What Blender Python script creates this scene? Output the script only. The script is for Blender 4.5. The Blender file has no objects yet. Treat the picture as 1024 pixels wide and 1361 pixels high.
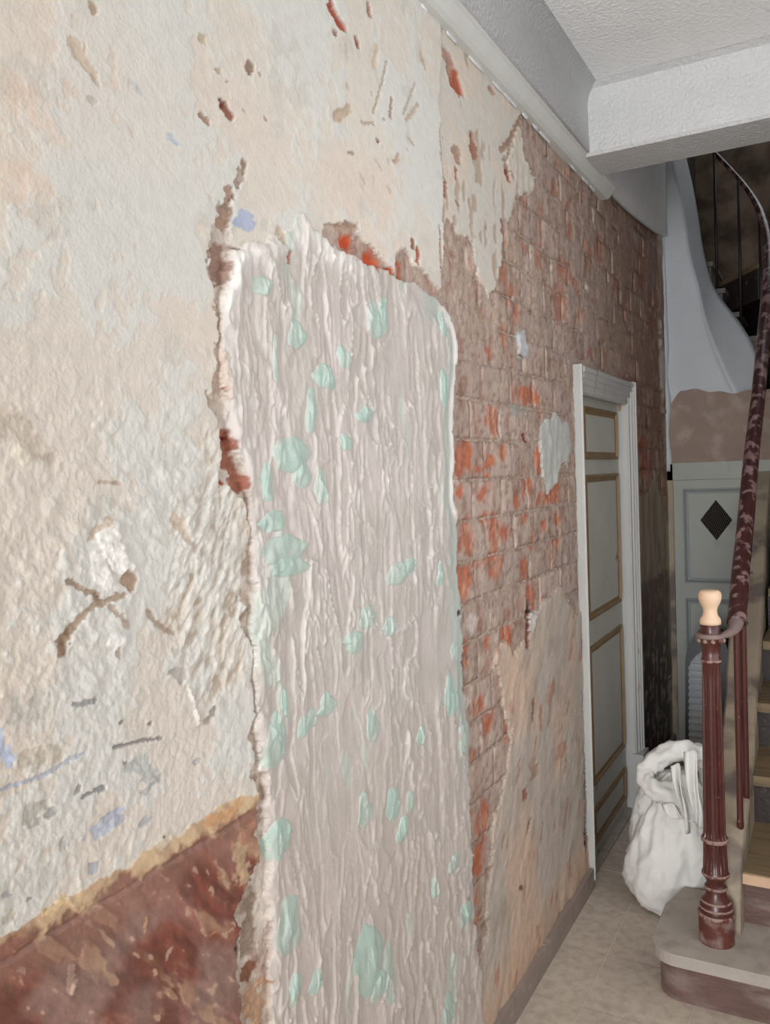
import bpy, bmesh, math, random
import numpy as np
from mathutils import Vector, Matrix

# ------------------------------------------------------------------ camera, light, exposure
S = bpy.context.scene
COL = S.collection
CX, CZ = 0.905, 1.65                     # camera stands 0.905 m off the left wall
CR = np.array([0.878, 0.477, -0.037]); CF = np.array([-0.479, 0.877, -0.042])
CF /= np.linalg.norm(CF); CR -= CF * (CR @ CF); CR /= np.linalg.norm(CR); CU = np.cross(CR, CF)
FPX = 1120.2
cam_d = bpy.data.cameras.new('camera'); cam = bpy.data.objects.new('camera', cam_d); COL.objects.link(cam)
cam_d.sensor_fit = 'VERTICAL'; cam_d.sensor_height = 36; cam_d.lens = FPX / 1361 * 36
cam_d.clip_start = 0.05
m = Matrix.Identity(4)
for i in range(3):
    m[i][0], m[i][1], m[i][2] = CR[i], CU[i], -CF[i]
m[0][3], m[1][3], m[2][3] = CX, 0, CZ
cam.matrix_world = m
S.camera = cam

world = bpy.data.worlds.new('world'); S.world = world; world.use_nodes = True
bg = world.node_tree.nodes['Background']
bg.inputs[0].default_value = (0.72, 0.82, 1.0, 1); bg.inputs[1].default_value = 0.9

def area(name, loc, direction, sx, sy, power, color):
    d = bpy.data.lights.new(name, 'AREA'); d.shape = 'RECTANGLE'; d.size = sx; d.size_y = sy
    d.energy = power; d.color = color
    o = bpy.data.objects.new(name, d); COL.objects.link(o); o.location = loc
    o.rotation_euler = Vector(direction).to_track_quat('-Z', 'Y').to_euler()
    return o
area('entrance_daylight', (0.95, -4.7, 1.6), (-0.05, 1, 0.12), 1.15, 2.4, 260, (0.96, 0.985, 1.02))
area('side_fill', (1.50, 2.25, 1.80), (-1, 0.1, 0.05), 2.7, 1.8, 33, (0.96, 0.985, 1.02))  # added fill without a window, evens the light along the left wall
area('stairwell_fill', (0.85, 5.9, 4.55), (0, 0, -1), 0.9, 0.9, 7.5, (0.9, 0.95, 1.0))  # added weak fill under the closed ceiling, lifts the dark stairwell

S.view_settings.view_transform = 'Standard'; S.view_settings.look = 'None'
S.view_settings.gamma = 1; S.view_settings.use_curve_mapping = False
S.view_settings.exposure = -0.28

# ------------------------------------------------------------------ measuring helpers (photograph -> planes of the room)
def ray(x, y):
    return CF * FPX + CR * (x - 512) - CU * (y - 680.5)
def wall_at(x, y, X=0.0):
    d = ray(x, y); t = (X - CX) / d[0]
    return d[1] * t, CZ + d[2] * t
def at_y(x, y, Y):
    d = ray(x, y); t = Y / d[1]
    return (CX + d[0] * t, Y, CZ + d[2] * t)

def s2l(c):
    return tuple((v / 12.92 if v <= 0.04045 else ((v + 0.055) / 1.055) ** 2.4) for v in [k / 255 for k in c])

# ------------------------------------------------------------------ noise
def _h(ix, iy, seed):
    h = (ix.astype(np.int64) * 374761393 + iy.astype(np.int64) * 668265263 + seed * 2147483647) & 0xffffffff
    h = ((h ^ (h >> 13)) * 1274126177) & 0xffffffff
    h = ((h ^ (h >> 16)) * 2246822519) & 0xffffffff
    return (((h ^ (h >> 15)) & 0xffffff).astype(np.float32) / 8388607.5) - 1.0
def vn(x, y, seed=0):
    ix = np.floor(x); iy = np.floor(y); fx = (x - ix).astype(np.float32); fy = (y - iy).astype(np.float32)
    ix = ix.astype(np.int64); iy = iy.astype(np.int64)
    ux = fx * fx * (3 - 2 * fx); uy = fy * fy * (3 - 2 * fy)
    a = _h(ix, iy, seed); b = _h(ix + 1, iy, seed); c = _h(ix, iy + 1, seed); d = _h(ix + 1, iy + 1, seed)
    return (a + (b - a) * ux) * (1 - uy) + (c + (d - c) * ux) * uy
def fb(x, y, seed=0, o=3, lac=2.03, g=0.5):
    s = 0; a = 1; t = 0
    for i in range(o):
        s = s + a * vn(x, y, seed + i * 17); t += a; a *= g
        x, y = x * lac + 3.7, y * lac + 1.3
    return s / t
def sst(a, b, x):
    t = np.clip((x - a) / (b - a), 0, 1); return t * t * (3 - 2 * t)
def rot(y, z, deg):
    a = math.radians(deg); return y * math.cos(a) + z * math.sin(a), -y * math.sin(a) + z * math.cos(a)

# ------------------------------------------------------------------ the wall's relief and colours, in metres (y along the hall, z up)
def W(pts): return np.array([wall_at(*p) for p in pts])
def poly_sd(P, y, z):
    """signed distance, positive inside"""
    d = np.full(y.shape, 1e9, np.float32); ins = np.zeros(y.shape, bool)
    n = len(P)
    for i in range(n):
        ay, az = P[i]; by, bz = P[(i + 1) % n]
        ey, ez = by - ay, bz - az; wy, wz = y - ay, z - az
        t = np.clip((wy * ey + wz * ez) / (ey * ey + ez * ez + 1e-12), 0, 1)
        d = np.minimum(d, (wy - ey * t) ** 2 + (wz - ez * t) ** 2)
        c = (az > z) != (bz > z)
        if c.any():
            xi = (by - ay) * (z - az) / ((bz - az) if abs(bz - az) > 1e-12 else 1e-12) + ay
            ins ^= c & (y < xi)
    return np.where(ins, 1, -1) * np.sqrt(d)

PATCH = W([(300,348),(306,334),(322,328),(340,326),(360,318),(386,311),(401,286),(413,300),(430,317),(436,326),(466,338),(489,353),(513,358),(530,370),(554,379),(568,389),(586,404),(603,430),(607,460),(606,495),(603,520),(602,571),(603,600),(601,638),(601,662),(607,685),(608,715),(608,774),(613,821),(613,844),(616,903),(619,938),(625,974),(622,1008),(623,1064),(627,1148),(630,1232),(640,1296),(641,1361)] ) 
PATCH = np.vstack([PATCH, [[PATCH[-1][0], -0.02], [wall_at(361,1361)[0] + .02, -0.02]], W([(361,1361),(358,1271),(356,1173),(354,1087),(348,1030),(343,1001),(340,950),(338,895),(336,850),(334,800),(336,750),(336,716),(333,680),(325,640),(312,590),(304,560),(297,520),(296,470),(292,430),(292,400),(300,370)])])
SEAM = np.vstack([W([(328,203),(318,235),(306,255),(292,285),(280,319),(282,367),(284,408),(288,460),(282,527),(292,553),(294,600),(287,632),(288,648),(312,658),(330,676),(334,716),(327,759),(319,800),(323,825),(332,848),(335,895),(332,920),(334,959),(332,1001),(336,1029),(340,1056),(344,1100),(338,1160),(322,1212),(318,1290),(330,1361)]),
   [[wall_at(330,1361)[0] - .02, -0.02], [wall_at(375,1361)[0], -0.02]], W([(375,1361),(368,1100),(362,900),(355,700),(330,560),(310,400),(318,345),(340,330),(312,322),(308,290),(322,245),(331,210)])])
# everything where plaster coat has gone and brick courses show
BRICK = np.vstack([W([(588,20),(590,120),(590,200),(591,293),(589,340),(588,384),(578,378),(566,362),(552,352),(540,330),(527,343),(524,360),(500,332),(484,318),(470,296),(446,296),(430,303),(430,330),(470,345),(520,375),(580,410),(596,440),(590,700),(600,1000),(612,1240),(640,1296)]),
   [[2.12, -.05], [3.26, -.05], [3.26, 2.0], [4.14, 2.0], [4.14, 0], [5.3, 0], [5.3, 3.4], [2.0, 3.4]]])
RENDER = np.vstack([W([(724,800),(746,781),(757,800),(770,820)]), [[3.4, 1.2], [3.4, -.05], [2.0, -.05], [2.02, .2]], W([(640,1296),(644,1268),(650,1232),(652,1176),(658,1120),(659,1084),(672,1050),(678,1010),(682,981),(680,962),(670,939),(668,906),(659,885),(661,868),(673,859),(687,868),(701,850)])])
SECOND = np.vstack([W([(583,0),(590,60),(584,120),(586,180),(590,235),(591,294),(606,296),(610,312),(628,314),(631,332),(640,372),(652,398),(664,378),(669,347),(669,291),(684,290),(690,246),(669,212),(676,200),(693,153)]), [[2.7, 2.95], [1.95, 2.95]]])
TONGUE = W([(693,165),(699,205),(703,220),(713,235),(710,256),(693,258),(686,235),(676,215)])
GREYP = W([(722,563),(733,555),(743,548),(750,562),(757,563),(762,591),(757,620),(748,616),(743,636),(731,656),(725,640),(722,610),(720,580)])
GREYP2 = W([(690,440),(700,438),(704,470),(693,478)])
LIGHTCHIP = W([(708,812),(716,815),(716,865),(706,868),(703,840)])
DADO = np.array([[-3, 1.11], [0.64, 1.115], [1.144, 1.115], [1.30, 1.12], [1.34, -.05], [-3, -.05]])
RODADO = np.array([[4.0, 1.06], [5.4, 1.05], [5.4, -.05], [4.0, -.05]])
ROUP = np.array([[4.0, 1.50], [4.55, 1.50], [4.8, 1.60], [4.95, 1.45], [5.4, 1.6], [5.4, -.05], [4.0, -.05]])
CORNERP = np.array([[5.02, 3.3], [5.0, 2.6], [4.98, 2.2], [5.03, 1.9], [5.06, 1.2], [5.05, 0], [5.4, 0], [5.4, 3.3]])
POLYB = {}
def poly(P, y, z, marg=0.12):
    """signed distance only near the polygon's box"""
    lo = P.min(0) - marg; hi = P.max(0) + marg
    out = np.full(y.shape, -marg, np.float32)
    k = (y > lo[0]) & (y < hi[0]) & (z > lo[1]) & (z < hi[1])
    if k.any(): out[k] = poly_sd(P, y[k], z[k])
    return out

# colours as sRGB albedo
CREAM = (217, 209, 198); CPALE = (214, 212, 206); CPEACH = (220, 205, 191); BLUEG = (184, 192, 206); UNDER = (176, 160, 142)
FILL = (208, 199, 193); FILLW = (238, 233, 228); FILLF = (188, 198, 190); MINT = (182, 204, 194)
REDP = (134, 76, 62); REDM = (150, 104, 94); BROWNP = (150, 108, 72); YEL = (214, 186, 150)
BRES = (178, 156, 145); BORN = (198, 106, 58); MORT = (180, 162, 150); DARKB = (122, 84, 66)

# strokes: (pixel points, half width in px, depth in mm, colour or None, opacity, ragged)
ST = [
 # left field: bits and gouges
 ([(300,142),(305,150)], 9, -9, (152,104,88), 1, .5), ([(297,136)], 5, -14, (120,62,50), 1, .3), ([(274,158)], 7, -7, (160,130,110), .9, .6),  # second mark puts the hole's shaded upper-left side into the colour
 ([(333,84),(331,94)], 7, -8, (150,122,104), .9, .6), ([(346,98)], 3, -5, (140,112,96), .8, .3), ([(291,94)], 6, -4, (182,160,138), .8, .4), ([(302,108)],2.5,-4,(160,130,110),.8,.3),
 ([(354,157)], 4, -4, (168,142,124), .8, .4), ([(325,146)], 3, -3, (172,146,128), .7, .4),
 ([(268,50)], 7, -4, (188,170,140), .7, .5), ([(124,10)], 9, -5, (186,164,140), .8, .5), ([(100,60),(113,85),(124,100)], 9, -2, (198,180,158), .8, .7), ([(126,108)], 8, -3, (196,180,158), .7, .3), ([(125,132)], 8, -3, (186,178,166), .7, .4),
 ([(440,0),(447,18),(452,30)], 10, -14, (172,86,62), 1, .5), ([(446,44)], 5, -10, (160,132,112), 1, .6), ([(474,50),(477,62)], 4, -10, (146,82,62), 1, .5), ([(491,5),(492,20)], 3, -7, (160,116,100), .9, .5),
 ([(503,186)], 3.5, -8, (140,72,54), 1, .5), ([(448,156),(463,144)], 6, -4, (188,168,146), .9, .6), ([(482,162),(497,164)], 2.5, -3, (178,158,140), .8, .5), ([(510,158)],2.5,-4,(170,145,125),.8,.4),
 ([(514,80),(508,110),(497,150)], 1.5, -3, (176,160,144), .8, .6), ([(521,130),(519,155)], 2, -4, (160,126,110), .8, .5), ([(552,110),(536,152)], 1.5, -2.5, (180,165,150), .8, .6),
 ([(501,60),(499,88)], 3, -3, (204,186,162), .8, .5), ([(540,160),(556,140)], 3, -3, (190,170,150), .8, .5), ([(530,205),(526,215)], 3, -4, (180,155,135), .8, .6), ([(463,202),(472,204)],2,-3,(160,135,120),.8,.4),
 ([(480,230),(486,243)], 2, -2, (190,172,155), .7, .6), ([(500,212),(508,226)], 1.5, -2, (180,160,145), .7, .6), ([(545,185),(549,192)],2,-3,(180,160,140),.8,.5), ([(560,70),(566,92)],3,-3,(190,170,150),.8,.5),
 ([(462,112),(464,118)], 3, -3, (190,178,166), .8, .5),
 ([(605,95),(609,118)], 9, -12, (168,92,66), 1, .5), ([(597,72),(602,100)], 7, -8, (176,142,128), 1, .6), ([(655,118)], 5, -6, (176,140,126), 1, .5),
 ([(608,196),(611,215)], 6, -7, (172,146,128), 1, .6), ([(630,180),(633,205)], 5, -8, (160,114,96), 1, .6), ([(608,222),(608,238)], 2, -7, (150,100,80), 1, .4), ([(594,240),(594,262)], 2.5, -8, (156,108,88), 1, .4), ([(610,268)], 4, -8, (150,104,82), 1, .5),
 ([(674,222),(677,238)], 4, -9, (156,84,62), 1, .4), ([(584,170),(590,235),(591,290)], 1.2, -4, (160,130,112), .7, .5), ([(585,300),(588,370)], 1.2, -5, (150,120,104), .8, .5),
 ([(629,298),(631,312)], 3, -3, (186,170,150), .8, .4), ([(668,200),(680,186),(692,158)], 3, -7, (160,128,110), .9, .6),
 ([(555,330),(556,350)], 3, -10, (170,84,54), 1, .5), ([(549,318),(550,330)], 3, -6, (150,110,92), 1, .5),
 # blue patch and peach blush
 ([(322,298),(336,292)], 13, -.4, (160,176,208), .75, .8), ([(226,182),(232,190)], 6, -.6, (172,182,200), .8, .7), ([(175,110),(185,122)], 5, -1, (190,192,192), .7, .6),
 ([(0,975),(8,1015)], 14, -.5, (186,198,220), .9, .8), ([(55,165),(70,185)], 26, 0, (230,188,156), .28, 1), ([(28,245),(48,255)], 26, 0, (228,184,150), .28, 1), ([(15,120),(25,130)], 22, 0, (228,186,156), .28, 1),
 ([(150,860),(195,860)],1,0,None,0,.1),
 # lower left details
 ([(0,560),(30,570),(60,610)], 18, -2, (196,182,168), .75, 1), ([(25,602)], 15, 2.2, (222,216,196), .9, .4),
 ([(132,640),(160,643)], 2.5, -3, (190,168,150), .8, .6), ([(235,690),(247,712),(258,730)], 7, -5, (206,190,172), .8, .4), ([(196,812),(206,828),(232,842)], 4, -5, (184,164,146), .8, .5),
 ([(145,705),(152,738),(168,755)], 14, 5, (236,233,228), .95, .5), ([(132,738),(138,770),(150,778)], 12, 2.5, (230,227,222), .9, .5), ([(165,772),(172,776)], 11, -5, (178,154,134), 1, .6),
 ([(118,715),(125,705),(146,690)], 7, -2, (196,178,158), .8, .8), ([(90,772),(112,784),(130,790)], 4.5, -6, (176,156,138), .9, .7), ([(128,794),(140,800),(165,790)], 6, -6, (180,158,138), .9, .7), 
 ([(132,800),(104,822),(92,840)], 7, -6, (184,164,144), .95, .5), ([(88,845),(84,862)], 12, -8, (170,144,120), .95, .6), ([(148,808),(168,830)], 6, -4, (186,168,150), .8, .7), ([(152,848),(162,856)], 10, 3, (232,230,226), .9, .7), ([(157,868)], 7, -4, (188,172,156), .8, .7),
 ([(262,700),(290,720),(310,770)], 26, 2.5, (206,202,194), .6, 1), ([(235,895),(242,905)], 10, -6, (180,174,166), .8, .7), ([(250,915),(258,935),(264,962)], 2.2, 5, (230,228,224), .8, .3), ([(278,958),(284,945)], 6, -6, (172,160,148), .8, .6),
 ([(160,960)], 5, -5, (160,150,142), .9, .5), ([(199,962)], 5, -5, (166,150,140), .9, .5), ([(150,994),(180,986),(214,981)], 3, -5, (140,136,134), .8, .6), ([(100,938),(126,930)], 5, -4, (150,150,150), .8, .8), ([(0,1050),(60,1030),(110,1000)], 4, -2, (176,182,196), .8, .8),
 ([(186,1010),(200,1030)], 14, -1.5, (190,192,190), .8, .8), ([(196,1050),(206,1038)], 8, -2, (178,178,178), .8, .8), ([(165,1015)], 5, -4, (150,146,146), .8, .8), ([(105,1048)], 8, -3, (158,156,156), .9, .9), ([(112,1058),(136,1046)], 5, -4, (150,150,150), .9, .7), ([(45,1075),(46,1085)], 15, -1.5, (180,176,166), .8, .9), ([(20,940),(60,938)], 20, -1, (190,188,178), .7, .9), ([(30,1010),(70,1000)], 16, -1, (196,186,168), .7, .9),
 ([(68,1080)], 7, -2, (166,164,160), .8, .8), ([(130,1100),(150,1085)], 14, -1.5, (186,192,208), .9, .9), ([(160,1090)], 9, -2, (172,176,190), .8, .9), ([(192,1095)], 9, -1.5, (180,182,188), .8, .8), ([(262,1012)], 6, -3, (176,176,180), .8, .7), ([(125,1150)], 12, -2, (178,180,188), .9, .8), ([(10,1220)], 9, -2, (190,182,166), .8, .8), ([(38,1195)], 6, -3, (170,168,166), .8, .8), ([(10,1190)],10,-2,(170,168,168),.8,.8), ([(85,1120)],9,-2,(176,174,170),.8,.9),
 ([(219,1113)], 2.2, -10, (60,54,50), 1, .2), ([(220,1118)], 12, 1.5, (206,196,178), .6, .6), ([(60,1210)], 3, -4, (170,110,70), .9, .5),
 # paint flakes over the red dado
 ([(95,1290),(98,1318)], 8, 1.2, (176,146,132), .8, .8), ([(97,1316)], 6, 2, (208,180,160), .9, .6), ([(318,1130),(326,1170)], 10, 1.5, (186,158,128), .9, .9), ([(330,1100),(322,1115)], 9, 1.0, (180,130,108), .8, .9), ([(193,1240),(196,1220)], 3, 1.2, (190,150,116), .9, .7), ([(222,1275),(228,1262)], 4, 1.2, (180,150,130), .9, .7), ([(340,1318),(346,1350)], 12, 1, (180,140,110), .8, .9), ([(283,1240)],7,1,(166,120,90),.8,.9), ([(280,1095),(320,1068)],9,.8,(206,160,118),.9,.9), ([(80,1195),(62,1215)],9,.8,(220,192,150),.9,.8),
 # seam stones
 ([(290,330),(294,372)], 10, -6, (150,118,104), .9, .7), ([(305,255),(300,300)], 7, -5, (170,140,122), .9, .7), ([(303,580),(308,612),(322,645)], 12, -8, (160,104,86), 1, .5), ([(296,640)], 5, -4, (186,88,58), 1, .4), ([(304,582)],3,-10,(140,66,50),1,.4),([(299,518)],3,-6,(140,80,66),1,.4), ([(301,528),(296,470)], 5, 3, (206,190,176), .8, .5),
 ([(335,1200),(335,1260)], 14, -7, (150,130,114), .9, .8), ([(348,1130)], 3, -10, (120,60,44), 1, .4), ([(328,812),(322,820)], 6, -9, (170,146,128), 1, .6), ([(318,1250),(320,1270)],3,-12,(90,56,44),1,.4),
 ([(330,1300),(334,1290)], 12, -4, (128,78,54), .9, .8),
 # bricks seen through the top of the patch
 ([(466,322)], 10, -16, (188,78,42), 1, .25), ([(496,344),(500,350)], 11, -15, (192,82,46), 1, .25), ([(520,361)], 7, -12, (186,80,46), 1, .25), ([(382,338),(382,348)], 4, -10, (180,96,66), 1, .3), ([(438,322)], 5, -10, (160,84,62), 1, .3), ([(535,350),(537,370)], 4, -8, (170,90,64), 1, .3), ([(370,305),(374,322)], 6, -5, (196,178,158), .9, .5),
 ([(452,300),(470,302)], 8, -6, (180,156,136), .9, .5),
 # edge voids beside the patch and the door frame, their darkness put into the colour
 ([(604,648),(604,664)], 3, -40, (24,18,16), 1, .1), ([(609,640)], 8, 8, (206,184,172), 1, .3), ([(608,684)], 9, 7, (202,182,170), 1, .4), ([(614,656)], 5, -2, (196,110,84), 1, .3), ([(622,1194)], 2.5, -12, (110,36,28), 1, .3), ([(610,815)],3,-10,(80,50,40),1,.3),
 ([(616,870),(618,920)], 3, -12, (104,52,38), 1, .5), ([(775,845),(776,870)], 1.6, -20, (34,28,24), 1, .3), ([(777,915),(778,950)], 1.6, -20, (34,28,24), 1, .3), ([(779,985),(779,1060)], 1.6, -20, (40,30,26), 1, .4), ([(780,1085),(780,1130)], 2.2, -20, (48,34,28), 1, .4),
 # hollows in the lower render
 ([(702,860),(706,800)], 3, -14, (120,70,54), 1, .5), ([(710,958),(710,930)], 2, -8, (140,96,76), .9, .5), ([(708,812),(706,806)], 4, -14, (60,40,34), 1, .3), ([(683,1280),(690,1262)],1,-3,None,0,.3),
 ([(700,1060),(698,1050)], 3, -8, (150,100,80), .9, .6), ([(692,1180),(697,1182)], 2, -8, (120,80,64), .9, .5), ([(706,1090),(703,1105)], 1.8, -6, (140,110,96), .9, .5), ([(710,1010),(712,1030)], 6, -4, (170,140,122), .8, .9), ([(748,995),(750,1000)], 9, -3, (186,146,122), .8, .8),
 ([(688,545),(698,548)], 7, -2, (150,150,144), .8, .8), ([(700,575),(703,585)], 3, -12, (130,70,56), 1, .4), ([(694,448),(696,458)], 6, 3, (190,192,196), .9, .7), ([(694,472)], 4, -6, (96,84,76), .9, .6),
 ([(628,824),(632,832)], 7, 1.5, (206,192,184), .9, .5), ([(620,928),(625,935)],5,1.5,(206,190,180),.9,.6),([(634,975),(640,985)],9,1.5,(200,180,168),.9,.7),
]
# orange clean brick areas: centre, half size (px)
OR = [(466,323,11,14),(498,346,13,13),(520,361,8,8),(537,368,4,12),(659,559,10,22),(670,598,7,15),(655,617,7,13),(619,612,14,20),(622,595,10,14),(654,643,5,9),(706,645,6,14),(721,612,8,20),(737,657,12,14),(722,664,8,8),(616,652,6,14),(706,526,18,14),(750,400,10,24),(680,390,6,14),(673,446,6,14),(628,713,10,30),(614,725,5,14),(661,700,9,24),(675,708,7,13),(650,690,10,8),(620,772,14,26),(661,748,13,26),(641,745,12,6),(619,872,8,18),(708,790,9,14),(677,844,8,14),(713,866,8,12),(647,1090,11,26),(641,1143,12,24),(637,1229,6,14),(637,1268,6,8),(630,1002,9,14),(672,309,5,20),(672,361,6,18),(681,388,7,14),(702,326,5,9),(719,338,5,22),(755,361,12,20),(749,398,10,14),(596,335,4,5),(630,350,3,8),(745,690,6,10),(645,655,6,10),(690,660,5,14),(710,720,4,14),(760,290,5,30),(785,340,7,24),(740,250,4,16),(800,330,5,24),(820,380,6,20),(700,270,4,14),(690,420,5,12),(745,420,6,10),(660,350,5,9),(726,700,5,10),(700,760,5,14),(650,860,5,16),(640,940,10,14),(655,960,10,14),(626,1090,6,14),(776,262,5,10),(835,410,5,14),(855,360,6,30),(870,420,6,30),(606,340,4,6),(770,380,6,12),(655,470,5,8),(640,625,6,8),(700,690,5,8),(742,720,5,10),(775,420,5,8),(790,470,4,10),(845,520,6,12),(855,590,8,14),(860,620,8,16)]

def loc_scale(x, y):
    a = wall_at(x - .5, y); b = wall_at(x + .5, y); c = wall_at(x, y + .5); d = wall_at(x, y - .5)
    return abs(b[0] - a[0]), abs(d[1] - c[1])
STM = []
for pts, w, dep, colr, op, rg in ST:
    P = W(pts); cx = sum(p[0] for p in pts) / len(pts); cy = sum(p[1] for p in pts) / len(pts)
    sy, sz = loc_scale(cx, cy)
    STM.append((P, w * sy * .9, w * sz * .9, dep / 1000 * .75, None if colr is None else np.array(s2l(colr)), op, max(rg, .55)))
ORM = [(*wall_at(x, y), hx * loc_scale(x, y)[0], hy * loc_scale(x, y)[1]) for x, y, hx, hy in OR]

JZ0, CH, BL = 1.744, 0.1125, 0.232         # course joint height, course height, brick length
def brick_rows():
    out = []
    for k in range(-16, 13):
        z0 = JZ0 + k * CH
        off = 2.053 if (k % 2) else 2.053 - BL * .42
        out.append((k, z0, off))
    return out

def orange(y, z):
    """where the mortar smear has come off and the clean terracotta shows"""
    wy = y + .012 * vn(y * 40, z * 22, 5) + .006 * vn(y * 110, z * 60, 6); wz = z + .02 * vn(y * 40 + 9, z * 22, 7)
    o = np.zeros(y.shape, np.float32)
    for cy, cz, hy, hz in ORM:
        k = (abs(y - cy) < hy * 2 + .05) & (abs(z - cz) < hz * 2 + .05)
        if not k.any(): continue
        r = np.hypot((wy[k] - cy) / hy, (wz[k] - cz) / hz)
        o[k] = np.maximum(o[k], 1 - sst(.78, 1.05, r))
    n = fb(y * 26, z * 9, 61, 3)
    o = np.maximum(o, .8 * sst(.47, .56, n))
    return o

def marks(H, col, y, z):
    # --- individual marks
    for P, sy, sz, dep, cc, op, rg in STM:
        lo = P.min(0) - [sy * 2, sz * 2]; hi = P.max(0) + [sy * 2, sz * 2]
        kk = (y > lo[0]) & (y < hi[0]) & (z > lo[1]) & (z < hi[1])
        if not kk.any() or op == 0: continue
        yy, zz = y[kk], z[kk]
        yy = yy + sy * rg * (.75 * vn(yy / sy * .8, zz / sz * .8, 131) + .4 * vn(yy / sy * 2.6, zz / sz * 2.6, 132))
        zz = zz + sz * rg * (.75 * vn(yy / sy * .8 + 7, zz / sz * .8, 133) + .4 * vn(yy / sy * 2.6, zz / sz * 2.6 + 5, 134))
        d = np.full(yy.shape, 1e9)
        Q = P if len(P) > 1 else np.vstack([P, P + 1e-6])
        for i in range(len(Q) - 1):
            e = (Q[i + 1] - Q[i]) / [sy, sz]; wy2 = (yy - Q[i][0]) / sy; wz2 = (zz - Q[i][1]) / sz
            t = np.clip((wy2 * e[0] + wz2 * e[1]) / (e @ e + 1e-12), 0, 1)
            d = np.minimum(d, np.hypot(wy2 - e[0] * t, wz2 - e[1] * t))
        d = d * (1 + .42 * vn(yy / sy * .45 + 3, zz / sz * .45, 137))
        al = 1 - sst(.72, 1.0, d)
        if rg >= 1: al = 1 - sst(.2, 1.3, d)
        H[kk] += dep * al * (1 - .25 * np.clip(d, 0, 1)) * (1 + .35 * vn(yy / sy * 3, zz / sz * 3, 136))
        if cc is not None:
            vary = 1 + .10 * vn(yy / sy * 2, zz / sz * 2, 135) + .16 * fb(yy * 130, zz * 110, 138, 2)
            col[kk] = col[kk] * (1 - (al * op)[..., None]) + (cc * vary[..., None]) * (al * op)[..., None]
    return H, col

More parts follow.
